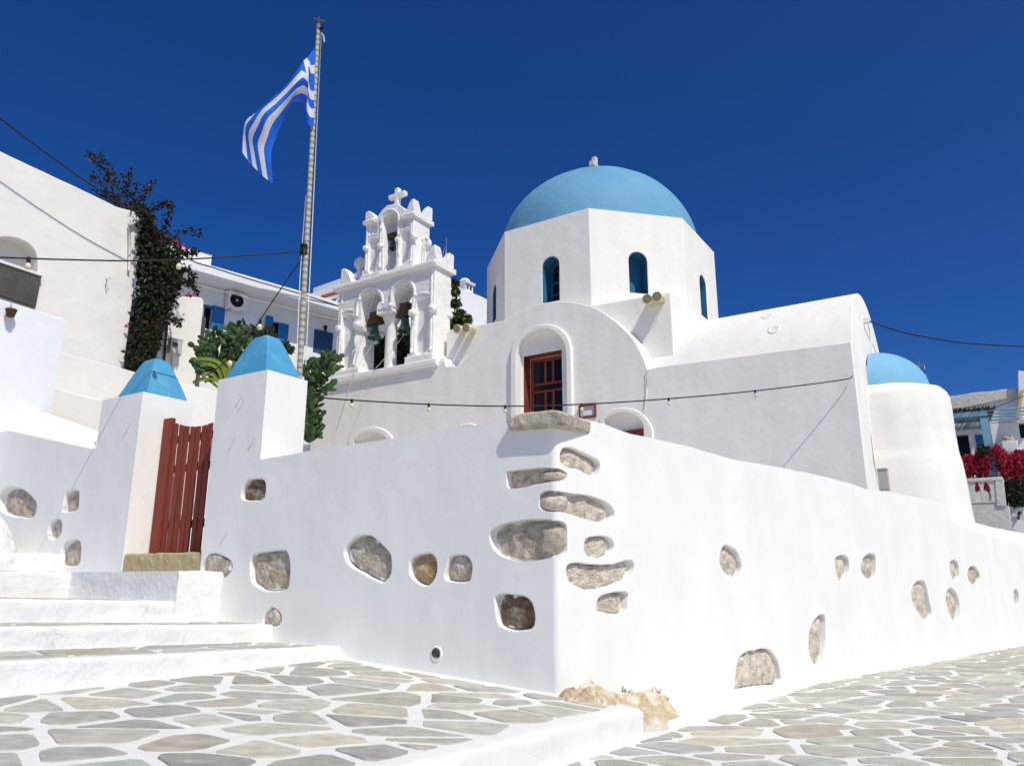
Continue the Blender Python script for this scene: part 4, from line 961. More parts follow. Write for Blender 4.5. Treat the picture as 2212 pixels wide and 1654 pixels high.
h1 = F.px(*cu([(290, 1365)])[0], DT)[1]-zC; horn(F.px(*cu([(268, 1500)])[0], DT)[0], F.px(*cu([(455, 1500)])[0], DT)[0], zC, h1, .06, .4, 0)
h2 = F.px(*cu([(1770, 985)])[0], DT)[1]-zC; horn(F.px(*cu([(1640, 1190)])[0], DT)[0], er+.06, zC, h2, .03, .45, 1)
h3 = F.px(*cu([(1990, 1140)])[0], DT+TT)[1]-zC; horn(er-.35, er+.06, zC, h3, DT+TT-.35, .4, 1); horn(el-.05, el+.35, zC, h3, DT+TT-.35, .4, 0)
h4 = F.px(*cu([(690, 448)])[0], DT)[1]-zul; horn(F.px(*cu([(665, 560)])[0], DT)[0], F.px(*cu([(830, 540)])[0], DT)[0], zul, h4, .05, .35, 0)
h5 = F.px(*cu([(1440, 245)])[0], DT)[1]-zur; horn(F.px(*cu([(1318, 430)])[0], DT)[0], ue_r+.06, zur, h5, .03, .42, 1)
h6 = F.px(*cu([(1645, 395)])[0], DT+TT)[1]-zur; horn(ue_r-.33, ue_r+.06, zur, h6, DT+TT-.33, .38, 1); horn(ue_l-.06, ue_l+.3, zul, h6, DT+TT-.33, .38, 0)
mb = MB(); cb = F.px(*cu([(1165, 320)])[0], .5); ct = F.px(*cu([(1185, 60)])[0], .5)
cross(mb, F.w(cb[0], cb[1]-.08, .5), F.T, F.N, ct[1]-cb[1]+.08, F.px(*cu([(1298, 180)])[0], .5)[0]-F.px(*cu([(1045, 230)])[0], .5)[0], .15, .17, 0, .05, .62); mb.build('cross', M_tower, bt)
def disk(px, r, d):
    c = F.P(*px, d); mb = MB(); pl = F; cs_, cz_ = F.px(*px, d)
    P = [(cs_+r*math.cos(2*math.pi*k/28), cz_+r*math.sin(2*math.pi*k/28)) for k in range(28)]
    sect = []
    for q in range(4):
        a0 = q*math.pi/2+.28; a1 = (q+1)*math.pi/2-.28
        sect.append(dict(pts=[(cs_+.06*math.cos((a0+a1)/2)*1.4, cz_+.06*math.sin((a0+a1)/2)*1.4)]+[(cs_+r*.84*math.cos(a0+(a1-a0)*k/6), cz_+r*.84*math.sin(a0+(a1-a0)*k/6)) for k in range(7)], b=.008, depth=.05, cap=True))
    mb.plate(F, P, sect, d-.06, .14, .02, 0)
    mb.plate(F, [(cs_-.09, zC-.02), (cs_+.09, zC-.02), (cs_+.07, cz_-r*.9), (cs_-.07, cz_-r*.9)], (), d-.05, .12, .02, 0)
    mb.plate(F, dense([(cs_-.24, zC-.02), (cs_+.26, zC-.02), (cs_+.2, zC+.26), (cs_-.16, zC+.26)], .1, .012, 3, True), (), d-.14, .3, .03, 0)
    return mb.build('cross_disc', M_tower, bt)
disk(cu([(1605, 955)])[0], .225, .6); disk(cu([(556, 1258)])[0], .215, .55)
# bells on their wooden yokes
def bell(c, h, r, yk, label, tilt=0.0):
    t = thing('church_bell', label, 'bell', c, 'bells hanging in the tower')
    ax = (Vector((0, 0, 1))+F.T*tilt).normalized(); mb = MB()
    mb.lathe(c, [(.0, h), (r*.3, h*.99), (r*.46, h*.93), (r*.52, h*.8), (r*.55, h*.55), (r*.64, h*.34), (r*.8, h*.18), (r*.98, h*.05), (r*1.02, 0), (r*.96, -.005), (r*.85, h*.1), (r*.6, h*.3), (r*.45, h*.6), (.0, h*.8)], 28, 0, ax); mb.build('bell_body', M_bell, t)
    mb = MB(); mb.tube([c+ax*h*.8, c+ax*(-.03)], .018, 8); mb.blob(c+ax*-.05, (.04, .04, .05), 2, .05); mb.build('clapper', M_black, t)
    mb = MB(); mb.box(c+ax*(h+.1), F.T*yk[0], F.N*.1, Vector((0, 0, .1)), 0, .015); mb.box(c+ax*(h+.1+yk[1]/2), F.T*yk[0]*.48, F.N*.09, Vector((0, 0, yk[1]/2)), 0, .02); mb.build('yoke', M_wood, t)
    mb = MB(); mb.tube([c+ax*h*.97, c+ax*(h+.05)], .09, 10); mb.build('hanger', M_black, t)
    return t
bc1 = F.P(*cl([(640, 985)])[0], .5); bell(bc1, .47, .235, (.32, .32), 'green bronze bell in the left lower arch of the bell tower')
bc2 = F.P(*cl([(1035, 895)])[0], .5); bell(bc2, .5, .245, (.32, .34), 'green bronze bell half hidden in the right lower arch of the tower')
bc3 = F.P(*cu([(1090, 1030)])[0], .45); bell(bc3, .34, .15, (.16, .05), 'small dark bell alone in the top arch of the tower')
rp = MB()
def rope(a, b, sag=.1, r=.009, mb=None, n=12): mb.tube([a.lerp(b, k/n)-Vector((0, 0, sag*4*(k/n)*(1-k/n))) for k in range(n+1)], r, 5)
rope(bc1-Vector((0, 0, .08)), F.P(*cl([(385, 1390)])[0], -.16), .05, .008, rp); rope(F.P(*cl([(385, 1390)])[0], -.16), F.P(*cl([(270, 1780)])[0], -.3), .02, .013, rp)
solo(rp, 'bell_rope', M_ropeb, 'thin rope trailing from the left lower bell down the church front', 'rope', 'ropes hanging from the bells')
rp = MB(); rope(bc2-Vector((0, 0, .08)), F.P(*cl([(660, 1370)])[0], -.16), .03, .009, rp); rope(F.P(*cl([(660, 1370)])[0], -.16), F.P(*cl([(430, 1900)])[0], -.3), .02, .008, rp)
solo(rp, 'bell_rope', M_ropeb, 'rope from the right lower bell crossing in front of the tower column', 'rope', 'ropes hanging from the bells')
rp = MB(); rope(bc3-Vector((0, 0, .06)), F.P(*cu([(925, 1380)])[0], -.05), .02, .007, rp); rope(F.P(*cu([(925, 1380)])[0], -.05), F.P(*cl([(600, 560)])[0], -.02), 0, .007, rp); rope(F.P(*cl([(600, 560)])[0], -.02), F.P(*cl([(375, 1380)])[0], -.16), .02, .007, rp)
solo(rp, 'bell_rope', M_ropeb, 'thin rope running from the top bell over the tower cornice', 'rope', 'ropes hanging from the bells')
# loudspeakers
def speaker(px, label, d):
    t = thing('loudspeaker', label, 'loudspeaker', F.P(*px, d), 'loudspeakers along the church roof')
    c = F.P(*px, d); ax = (F.N*1.0+F.T*.1-Vector((0, 0, .22))).normalized(); mb = MB()
    mb.lathe(c, [(.0, -.34), (.08, -.34), (.11, -.28), (.115, .1), (.13, .12), (.13, .17), (.115, .175)], 24, 0, ax); mb.build('horn_body', M_cream, t)
    mb = MB(); mb.lathe(c, [(.118, .16), (.06, .168), (.0, .17)], 24, 0, ax); mb.build('grille', M_grille, t)
    mb = MB(); s = ax.cross(Vector((0, 0, 1))).normalized()
    for k in (-1, 1):
        mb.tube([c+s*.12*k, c+s*.13*k+Vector((0, 0, -.1))-ax*.1, c+s*.05*k+Vector((0, 0, -.17))-ax*.28], .012, 6)
    mb.tube([c+s*.05+Vector((0, 0, -.17))-ax*.28, c-s*.05+Vector((0, 0, -.17))-ax*.28], .012, 6); mb.build('bracket', M_cream, t)
speaker((993, 711), 'cream loudspeaker on the roof edge nearest the bell tower', .3)
speaker((1013, 709), 'cream loudspeaker near the bell tower, second from the tower', .3)
speaker((1402, 647), 'cream loudspeaker below the drum windows, nearer the round gable', .3)
speaker((1423, 642), 'cream loudspeaker below the drum windows, nearer the block corner', .3)
# ------------------------------------------------------------------ flagpole and flag
PY = 12.5
fpb, fpt = at(648, 790, PY), at(688, 52, PY)
axis = (fpt-fpb).normalized(); foot = fpb-axis*((fpb.z-1.2)/axis.z)
m_ = mat('worn_pole_paint', (.5, .46, .38), .7, .12, 12, ((20, .003, 3),)); nt = m_.node_tree; N_ = nt.nodes
wv = N_.new('ShaderNodeTexWave'); wv.bands_direction = 'Z'; wv.inputs['Scale'].default_value = 2.6; wv.inputs['Distortion'].default_value = 1.6; wv.inputs['Detail'].default_value = 2; wv.inputs['Detail Scale'].default_value = 2.5
tc_ = N_.new('ShaderNodeTexCoord'); nt.links.new(tc_.outputs['Object'], wv.inputs['Vector'])
mr_ = N_.new('ShaderNodeMapRange'); mr_.inputs['From Min'].default_value = .45; mr_.inputs['From Max'].default_value = .7; nt.links.new(wv.outputs['Fac'], mr_.inputs[0])
mx_ = N_.new('ShaderNodeMix'); mx_.data_type = 'RGBA'; lk = N_['Principled BSDF'].inputs['Base Color'].links[0]; nt.links.new(mr_.outputs[0], mx_.inputs[0]); nt.links.new(lk.from_socket, mx_.inputs[6]); mx_.inputs[7].default_value = (.25, .27, .21, 1); nt.links.new(mx_.outputs[2], N_['Principled BSDF'].inputs['Base Color'])
M_pole = m_
fp = thing('flagpole', 'tall striped flagpole with a small cross on top behind the right gate pier', 'flagpole', foot)
mb = MB(); mb.tube([foot.lerp(fpt, k/40) for k in range(41)], .05, 14, 0, True, [.054-.019*k/40 for k in range(41)]); mb.build('pole', M_pole, fp)
mb = MB(); cross(mb, fpt-Vector((0, 0, .05)), Vector((.94, .34, 0)), Vector((.34, -.94, 0)), .2, .21, .035, .035); mb.build('finial_cross', M_conc, fp)
mb = MB(); hp = fpt-axis*.22
mb.tube([hp+Vector((.07, -.03, 0)), fpb+Vector((.11, -.05, 0))], .009, 5); mb.tube([fpt-axis*3.6+Vector((-.05, -.03, 0)), fpb+axis*1.6+Vector((-.07, -.05, 0)), fpb+Vector((-.03, -.08, -.2))], .009, 5)
mb.tube([hp+Vector((.07, -.03, 0)), hp+Vector((.12, -.03, -.08)), hp+Vector((.14, -.03, -.2))], .012, 5); mb.build('halyard', M_rope, fp)
mb = MB(); mb.tube([fpt-axis*.12+Vector((.0, 0, 0)), fpt-axis*.12+Vector((.11, -.04, 0))], .025, 8); mb.build('pulley', M_black, fp)
mb = MB(); kb = at(657, 541, PY); mb.tube([kb-axis*.1, kb+axis*.1], .075, 12); mb.build('clamp', M_black, fp)

def flag_mat(name, col):
    return mat(name, col, .75, .03, 6, ((90, .0008, 2),), trans=.22)
M_fb = flag_mat('flag_blue', (.015, .15, .72)); M_fw = flag_mat('flag_white', (.82, .82, .84))
st_ = [  # fly position, upper edge, inner control, lower edge (measured outline), depth at the three
 (0.00, (846, 345), (842, 640), (838, 930), 0, 0, 0),
 (0.06, (822, 375), (815, 640), (808, 925), -.05, -.12, -.1),
 (0.13, (795, 405), (800, 610), (768, 865), -.12, -.22, -.02),
 (0.20, (768, 435), (792, 590), (782, 780), -.18, -.25, .12),
 (0.30, (728, 485), (752, 605), (745, 752), -.22, -.3, .2),
 (0.40, (680, 555), (700, 645), (690, 752), -.22, -.34, .2),
 (0.50, (628, 625), (645, 705), (655, 800), -.18, -.34, .1),
 (0.60, (560, 690), (560, 790), (622, 870), -.1, -.32, 0),
 (0.70, (478, 765), (490, 850), (580, 960), 0, -.3, -.05),
 (0.79, (395, 835), (440, 930), (545, 1050), .08, -.24, -.1),
 (0.87, (330, 895), (395, 1020), (525, 1120), .1, -.14, -.1),
 (0.94, (312, 1000), (395, 1110), (525, 1210), .05, -.08, -.06),
 (1.00, (296, 1100), (415, 1250), (538, 1352), 0, -.02, 0)]
FD = PY-.06
V0 = [(0, 0), (.06, .02), (.13, .12), (.2, .3), (.3, .46), (.5, .48), (.7, .46), (.85, .38), (1, .28)]
def fold(u):
    for (a, p), (b, q) in zip(V0, V0[1:]):
        if a <= u <= b: t = (u-a)/(b-a); t = t*t*(3-2*t); return p+(q-p)*t
    return 0
def flag_pt(u, v):
    f = fold(u)
    if f > .001 and v < f:                 # the top edge is folded over and hangs behind
        q = (f-v)/max(f, .2); a = flag_pt0(u, min(.6, q*.42)); return a+Vector((0, .02+.16*q, 0))
    return flag_pt0(u, (v-f)/(1-f))
def flag_pt0(u, v):
    k = max(i for i in range(len(st_)) if st_[i][0] <= u+1e-9); k = min(k, len(st_)-2)
    def ev(j, e): return st_[max(0, min(len(st_)-1, j))][e]
    t = (u-st_[k][0])/(st_[k+1][0]-st_[k][0])
    def cr(e, c=None):
        p = [(ev(k+i, e) if c is None else ev(k+i, e)[c]) for i in (-1, 0, 1, 2)]
        return .5*(2*p[1]+(p[2]-p[0])*t+(2*p[0]-5*p[1]+4*p[2]-p[3])*t*t+(3*p[1]-p[0]-3*p[2]+p[3])*t**3)
    a = [(cr(e, 0), cr(e, 1), cr(e+3)) for e in (1, 2, 3)]
    w0, w1, w2 = (1-v)*(1-2*v), 4*v*(1-v), v*(2*v-1)
    x, y, d = (a[0][i]*w0+a[1][i]*w1+a[2][i]*w2 for i in range(3))
    d += .05*math.sin(u*14+v*3)*u
    px, py = cfl([(x, y)])[0]; return at(px, py, FD+d)
mb = MB(); NU, NV = 72, 36
rows = [[flag_pt(i/NU, j/NV) for j in range(NV+1)] for i in range(NU+1)]
I = [[mb.av(p) for p in r] for r in rows]
for i in range(NU):
    for j in range(NV):
        u, v = (i+.5)/NU, (j+.5)/NV; s_ = int(v*9); cu_, cv_ = u*1.5*9, v*9      # in stripe widths
        white = s_ % 2 == 1
        if cu_ < 5 and cv_ < 5: white = 2 <= cu_ < 3 or 2 <= cv_ < 3
        mb.face((I[i][j], I[i+1][j], I[i+1][j+1], I[i][j+1]), 1 if white else 0, True)
solo(mb, 'flag', [M_fb, M_fw], 'blue and white striped flag with a cross drooping from the pole', 'flag', base=at(682, 270, FD))

# ------------------------------------------------------------------ cables and festoon lights
def sag_line(P, n=10): return [Vector(p) for p in smooth_line(P, n)]
def cable(P, r, label, nm='power_cable', grp=None, mt=None):
    mb = MB(); mb.tube(sag_line(P), r, 6); return solo(mb, nm, mt or M_black, label, 'cable', grp, base=P[0])
def near_on(P, px, py):
    best = None
    for i in range(len(P)-1):
        for k in range(20):
            p = P[i].lerp(P[i+1], k/20); d = p-EYE; d = d*(1/(d.dot(cam_f)))
            r_ = ray(px, py); r_ = r_*(1/r_.dot(cam_f)); e = (d-r_).length
            if best is None or e < best[0]: best = (e, p)
    return best[1]
cam_f = Vector((0, math.cos(PITCH), math.sin(PITCH)))
def festoon(P, bulbs, label, r=.012, sc=1.0):
    t = thing('string_lights', label, 'string lights', P[0], 'string lights hung across the courtyard'); Q = sag_line(P)
    mb = MB(); mb.tube(Q, r, 6); mb.build('cable', M_black, t)
    for px, py in bulbs:
        c = near_on(Q, px, py); z = Vector((.05, 0, -1)).normalized()
        mb = MB(); mb.lathe(c-z*.02, [(.0, 0), (.02*sc, .0), (.026*sc, .03*sc), (.026*sc, .085*sc), (.02*sc, .09*sc)], 10, 0, z); mb.build('lamp_socket', M_black, t)
        mb = MB(); mb.lathe(c-z*.02, [(.018*sc, .085*sc), (.03*sc, .1*sc), (.042*sc, .13*sc), (.042*sc, .15*sc), (.03*sc, .178*sc), (.0, .188*sc)], 12, 0, z); mb.build('bulb', M_bulb, t)
    return t
festoon([at(-60, 553, 9.5), at(0, 556, 9.7), at(150, 561, 10.3), at(300, 563, 10.9), at(480, 556, 11.7), at(655, 543, PY-.08)], [(62, 557), (387, 560)], 'string lights on a black cable running from the flagpole to the left')
festoon([at(652, 560, PY-.05), at(600, 634, 13.2), at(540, 722, 14), at(487, 780, 14.6), at(445, 812, 15), at(417, 824, 15.2)], [(560, 690), (495, 768)], 'string lights slanting down from the flagpole behind the right pier cap', sc=1.15)
kA = FA.w(-.05, F.px(1848, 813)[1], -.06); 
def upto(px, py, f): return at(px, py, kA.y+(PY+.1-kA.y)*f)
festoon([kA, upto(1815, 821, .035), upto(1631, 844, .2), upto(1444, 861, .345), upto(1256, 873, .475), upto(1091, 877, .6), upto(926, 873, .74), upto(760, 864, .89), upto(680, 857, .97), at(650, 853, PY+.1)],
        [(1631, 844), (1444, 861), (1256, 873), (1091, 877), (926, 873), (760, 864)], 'string lights with six bulbs strung across the church front', .013, .85)
H1_ = Pl(at(290, 640, 20).x, 20, 32.5)
cable([H1_.P(x, y, -.8) for x, y in ((-60, 214), (0, 257), (100, 332), (200, 402), (306, 466))], .02, 'black overhead cable passing the corner of the tall left house')
cable([H1_.P(306, 466, -.8), at(405, 557, 24), at(464, 579, 25.5), at(542, 604, 27), at(643, 633, 28.5), at(735, 662, 30)], .022, 'thin black cable running above the blue shuttered house roof')
cable([EN.P(1878, 694, -.1), at(1950, 718, 20), at(2060, 738, 21), at(2140, 745, 22), at(2300, 752, 23)], .02, 'black cable from the church gable towards the right')
mb = MB(); c = EN.P(1872, 693, -.04); mb.box(c, EN.T*.06, EN.N*.06, Vector((0, 0, .04)), 0, .01); solo(mb, 'cable_bracket', M_houseb, 'white bracket holding the cable on the church gable', 'bracket')

# ------------------------------------------------------------------ houses on the left
def Eplane(px, py, y, az=32.5):
    p = at(px, py, y); return Pl(p.x, p.y, az)
H1 = Eplane(290, 640, 20)
h1 = thing('plastered_house', 'tall cream plastered house with an arched niche at the left edge', 'house', H1.w(-2, 5, 1))
top = dense(H1.pts([(-120, 282), (-40, 309), (0, 326), (50, 350), (100, 373), (190, 416), (250, 445), (285, 455), (310, 465)]), .15, .02, 4)
hr = H1.px(289, 640)[0]; zl = H1.px(268, 800)[1]
mb = MB(); ar = smooth_line([(-45, 590), (-40, 560), (-20, 525), (5, 512), (40, 516), (66, 530), (80, 552), (82, 585), (80, 640)], 4)
arp = H1.pts(ar); arp = [(a, b) for a, b in arp]; arp = [(arp[0][0], arp[-1][1])]+arp
mb.plate(H1, [(top[0][0], 2), (hr, 2)]+[(min(a, hr), b) for a, b in reversed(top)], [dict(pts=arp, b=.03, depth=.45, cap=True)], 0, 6, .04, 0); mb.build('wall', M_house, h1)
mb = MB(); P = H1.pts([(-40, 555), (0, 569), (90, 598), (77, 664), (0, 638), (-40, 622)], -.12); mb.plate(H1, P, (), -.12, .1, .01); mb.build('panel', M_conc, h1)
P = H1.pts([(-40, 552), (92, 596)], -.14); mb = MB(); mb.plate(H1, [(P[0][0], P[0][1]-.02), (P[1][0], P[1][1]-.02), (P[1][0], P[1][1]+.05), (P[0][0], P[0][1]+.05)], (), -.16, .2, .01); mb.build('sill', M_house, h1)
mb = MB(); mb.tube([H1.P(279, 487, -.08), H1.P(280, 530, -.08), H1.P(279, 585, -.08)], .035, 8); mb.tube([H1.P(278, 486, -.1), H1.P(309, 474, -.1)], .05, 6); mb.build('rain_pipe', M_old, h1)
mb = MB(); mb.tube([H1.P(230, 602, -.1), H1.P(231, 628, -.05)], .015, 5); mb.tube([H1.P(230, 602, -.1), H1.P(239, 601, -.2)], .015, 5); mb.build('hook', M_old, h1)
H2 = Eplane(140, 700, 15.6)
mb = MB(); t2 = dense(H2.pts([(-120, 602), (0, 645), (70, 667), (145, 691)]), .15, .01, 2); r2 = H2.px(142, 700)[0]; b2 = 0
mb.plate(H2, [(t2[0][0], 1), (r2, 1)]+[(min(a, r2), b) for a, b in reversed(t2)], (), 0, .5, .03)
solo(mb, 'parapet_wall', M_houseb, 'pale whitewashed parapet wall below the cream house with a small pot', 'wall')
pot = thing('flower_pot', 'small brown clay pot hanging on the pale parapet wall', 'flower pot', H2.P(22, 690, -.12)); mb = MB(); c = H2.P(22, 684, -.14)
mb.lathe(c, [(.0, -.0), (.07, 0), (.1, .13), (.11, .14), (.1, .16), (.085, .15), (.0, .13)], 14); mb.build('pot', M_pot, pot)
mb = MB(); mb.tube([c+Vector((0, 0, .14)), H2.P(24, 655, -.03)], .008, 5); mb.build('wire', M_metal, pot)
H3 = Eplane(285, 800, 19.1)
mb = MB(); t3 = dense(H3.pts([(110, 754), (210, 781), (282, 800)]), .15, .01, 2)+H3.pts([(300, 806), (340, 815)]); mb.plate(H3, [(t3[0][0], 1), (t3[-1][0], 1)]+list(reversed(t3)), (), 0, .5, .03); solo(mb, 'stepped_wall', M_house, 'cream wall stepping down under the tall house, upper of two', 'wall')
H4 = Eplane(240, 870, 17.6)
mb = MB(); t4 = H4.pts([(90, 828), (180, 853), (240, 869), (290, 882)]); mb.plate(H4, [(t4[0][0], 1), (t4[-1][0], 1)]+list(reversed(dense(t4, .15, .012, 4))), (), 0, .8, .04); solo(mb, 'stepped_wall', M_house, 'cream wall just behind the left blue pier cap, lower of two', 'wall')
H5 = Eplane(440, 700, 22.5, 40)
mb = MB(); t5 = H5.pts([(335, 622), (375, 639), (425, 641), (437, 643), (443, 652)]); r5 = H5.px(441, 655)[0]; mb.plate(H5, [(t5[0][0], 2), (r5, 2)]+[(min(a, r5), b) for a, b in reversed(t5)], (), 0, 3, .05); solo(mb, 'plastered_outhouse', M_house, 'small cream plastered outhouse wall carrying the electric meter', 'wall')
me_ = thing('electric_meter', 'grey electric meter box on the cream wall beside the bougainvillea', 'electric meter', H5.P(377, 765, -.1))
mb = MB(); mb.box(H5.P(377, 749, -.12), H5.T*.17, H5.N*.1, Vector((0, 0, .22)), 0, .02); mb.build('case', M_grey, me_)
mb = MB(); mb.box(H5.P(379, 744, -.24), H5.T*.07, H5.N*.01, Vector((0, 0, .06)), 0, .005); mb.build('window', M_pvc, me_)
mb = MB(); mb.tube([H5.P(372, 765, -.05), H5.P(371, 800, -.05), H5.P(370, 830, -.05)], .02, 6); mb.build('conduit', M_grey, me_)
mb = MB(); mb.tube([H5.P(358, 640, -.06), H5.P(361, 700, -.06), H5.P(356, 760, -.06), H5.P(352, 830, -.06)], .035, 7); solo(mb, 'creeper_stem', M_twig, 'bare grey creeper stem climbing the cream wall by the meter', 'plant')
# passage between the two: a dark sheet stands in for its shade
mb = MB(); mb.plate(Eplane(300, 720, 23.2, 50), [(-3, 2), (2, 2), (2, 9.6), (-3, 9.6)], (), 0, .2, 0); solo(mb, 'passage_shade', M_conc, 'dark sheet standing in for the shade at the passage end', 'door')
H6 = Eplane(470, 845, 16.5, 50)
mb = MB(); t6 = H6.pts([(300, 800), (385, 826), (430, 836), (470, 845), (540, 862)]); mb.plate(H6, [(t6[0][0], 1), (t6[-1][0], 1)]+list(reversed(dense(t6, .15, .015, 6))), (), 0, .5, .03); solo(mb, 'yard_wall', M_house, 'low cream yard wall seen between the two gate piers', 'wall')

# ------------------------------------------------------------------ blue shuttered house
pe = at(735, 668, 30); EV = Pl(pe.x, pe.y, 45); OV = 1.15
ze0, ze1 = EV.px(400, 577)[1], EV.px(735, 670)[1]; zE = (ze0+ze1)/2
bh = thing('shuttered_house', 'long white house with blue shutters and a deep flat roof overhang', 'house', EV.w(-4, 6, 2))
sl0 = EV.px(380, 560)[0]; 
B5 = lambda x, y, d=OV: EV.px(*c5b([(x, y)])[0], d)
w1 = [B5(150, 590), B5(285, 615), B5(285, 890), B5(150, 890)]
wd = [B5(918, 780), B5(1115, 820), B5(1105, 1100)]
dr_ = [B5(1400, 870), B5(1608, 910), B5(1400, 1200)]
z1t = (w1[0][1]+w1[1][1])/2; z2t = (wd[0][1]+wd[1][1])/2; z3t = (dr_[0][1]+dr_[1][1])/2
mb = MB(); hl = [dict(pts=rect(w1[0][0], w1[1][0], z1t-2.0, z1t), b=.01, depth=.2, cap=True, capm=1), dict(pts=rect(wd[0][0]+.0, wd[1][0], z2t-2, z2t), b=.01, depth=.2, cap=True, capm=1), dict(pts=rect(dr_[0][0], dr_[1][0], z3t-2.2, z3t), b=.01, depth=.3, cap=True, capm=1)]
mb.plate(EV, [(sl0-2, 2), (12, 2), (12, zE-.05), (sl0-2, zE-.05)], hl, OV, 5, .0, 0); mb.build('wall', [M_houseb, M_glass], bh)
mb = MB(); mb.plate(EV, [(sl0-2, zE-.02), (12, zE-.02), (12, zE+.34), (sl0-2, zE+.34)], (), 0, 6.5, .02); mb.build('roof_slab', M_houseb, bh)
mb = MB(); c = EV.P(438, 562, .5); mb.box(EV.w(EV.px(424, 578)[0], zE+.65, 1.2), EV.T*.75, EV.N*.6, Vector((0, 0, .33)), 0, .02); mb.build('roof_box', M_house, bh)
mb = MB(); mb.box(EV.w(EV.px(466, 585)[0], zE+.45, 2.0), EV.T*.5, EV.N*.5, Vector((0, 0, .1)), 0, .02); mb.build('roof_tiles', M_tile, bh)
def shut(s0, s1, zb, zt, d, nm='shutter', ang=0):
    mb = MB(); mb.plate(EV, rect(s0, s1, zb, zt), [dict(pts=rect(s0+.06, s1-.06, zb+.06, zt-.06), b=.005, depth=.012, cap=True)], d, .045, .006); return mb.build(nm, M_shut, bh)
shut(B5(278, 615)[0], B5(412, 640)[0], z1t-1.75, z1t+.02, OV-.06)
shut(B5(1000, 800)[0], B5(1112, 820)[0], z2t-1.9, z2t-.02, OV-.06); shut(B5(845, 740)[0], B5(918, 790)[0], z2t-1.9, z2t+.1, OV-.2)
mb = MB()
for s_ in (w1[0][0]+.1, w1[0][0]+.55): mb.plate(EV, rect(s_, s_+.08, z1t-2, z1t-.08), (), OV+.1, .05, 0)
mb.build('window_frame', M_houseb, bh)
mb = MB(); mb.plate(EV, rect(w1[0][0], w1[1][0], z1t-.09, z1t), (), OV+.03, .08, 0); mb.build('lintel', M_shut, bh)
mb = MB(); rows = []
for k in range(13):
    z = z3t-2.2*k/12; rows.append([EV.w(dr_[0][0]+.03+(dr_[1][0]-dr_[0][0]-.06)*j/48, z, OV+.02+.05*math.sin(j*1.15+.3*math.sin(k*.7))+.02*math.sin(j*.37+k*.2)) for j in range(49)])
mb.grid(rows, 0, True); mb.build('door_curtain', M_curt, bh)
mb = MB(); p0 = EV.w(B5(150, 895)[0], 0, 0); 
PB = Pl(EV.w(0, 0, -.25).x, EV.w(0, 0, -.25).y, 45); zpa, zpb = PB.px(*c5b([(165, 862)])[0])[1], PB.px(*c5b([(1630, 1160)])[0])[1]
mb.plate(PB, [(sl0-2, 2), (12, 2), (12, zpb), (sl0-2, zpa)], (), 0, .25, .02); mb.build('balcony_parapet', M_houseb, bh)
mb = MB(); lc = EV.w(B5(1505, 870)[0], B5(1505, 870)[1], OV-.12); mb.lathe(lc, [(.0, .14), (.05, .12), (.09, .06), (.07, .05), (.06, -.1), (.0, -.12)], 10); mb.tube([lc+Vector((0, 0, .1)), lc+EV.N*-.12+Vector((0, 0, .15))], .02, 5); mb.build('wall_lamp', M_black, bh)
ac = thing('air_conditioner', 'white air conditioner unit under the eave of the shuttered house', 'air conditioner', EV.w(B5(550, 640)[0], B5(550, 640)[1], OV-.2))
a0, a1 = B5(455, 500, OV-.35), B5(655, 640, OV-.35); s0_, s1_ = a0[0], a1[0]; zt_ = B5(470, 490, OV-.35)[1]; zb_2 = B5(640, 640, OV-.35)[1]
mb = MB(); fcx, fcz = B5(548, 553, OV-.35); fr2 = .27
mb.plate(EV, rect(s0_, s1_, fcz-.36, fcz+.34), [dict(pts=[(fcx+fr2*math.cos(2*math.pi*k/28), fcz+fr2*math.sin(2*math.pi*k/28)) for k in range(28)], b=.02, depth=.06, cap=True, capm=1)], OV-.35, .3, .02); mb.build('case', [M_houseb, M_black], ac)
mb = MB(); mb.lathe(EV.w(fcx, fcz, OV-.35), [(.0, .012), (.05, .01), (.055, -.03)], 12, 0, EV.N)
mb.build('fan_hub', M_grey, ac)
mb = MB()
for k in range(8):
    r = fr2*(k+1)/8.5; mb.tube([EV.w(fcx+r*math.cos(2*math.pi*j/24), fcz+r*math.sin(2*math.pi*j/24), OV-.34) for j in range(25)], .006, 4, 0, False)
mb.build('fan_grille', M_black, ac)
mb = MB()
for k in (.2, .8):
    s_ = s0_+(s1_-s0_)*k; mb.tube([EV.w(s_, fcz-.38, OV-.4), EV.w(s_, fcz-.38, OV), EV.w(s_, fcz-.6, OV)], .02, 5)
mb.build('bracket', M_houseb, ac)
cable([EV.P(*c5b([(70, 370)])[0], .1), EV.P(*c5b([(800, 560)])[0], .1), EV.P(*c5b([(1650, 775)])[0], .1)], .012, 'thin pale wire stretched along the shuttered house', 'wire', None, M_rope)

# ------------------------------------------------------------------ white house behind the bell tower
pk = at(850, 560, 34); G1 = Pl(pk.x, pk.y, 118); G2 = Pl(pk.x, pk.y, 38)
wh = thing('hillside_house', 'white house behind the bell tower with a domed chimney', 'house', G2.w(1, 8, 1))
zg1 = G1.px(700, 622)[1]; zg2a, zg2b = G2.px(974, 614)[1], G2.px(1042, 641)[1]
mb = MB(); tg = [G1.px(650, 642)]; s_l = G1.px(640, 640)[0]
mb.plate(G1, [(s_l, 2), (0, 2), (0, G1.px(760, 600)[1]+.6), (G1.px(735, 609)[0], G1.px(735, 609)[1]), (s_l, G1.px(668, 640)[1])], (), 0, 5, .02); mb.build('wall', M_houseb, wh)
ao = smooth_line([(972, 706), (973, 690), (980, 675), (990, 668), (1003, 670), (1014, 682), (1020, 700), (1021, 715)], 3); zbo = G2.px(990, 730)[1]
mb = MB(); hp_ = G2.pts(ao); hp_ = [(hp_[0][0], zbo)]+hp_+[(hp_[-1][0], zbo)]
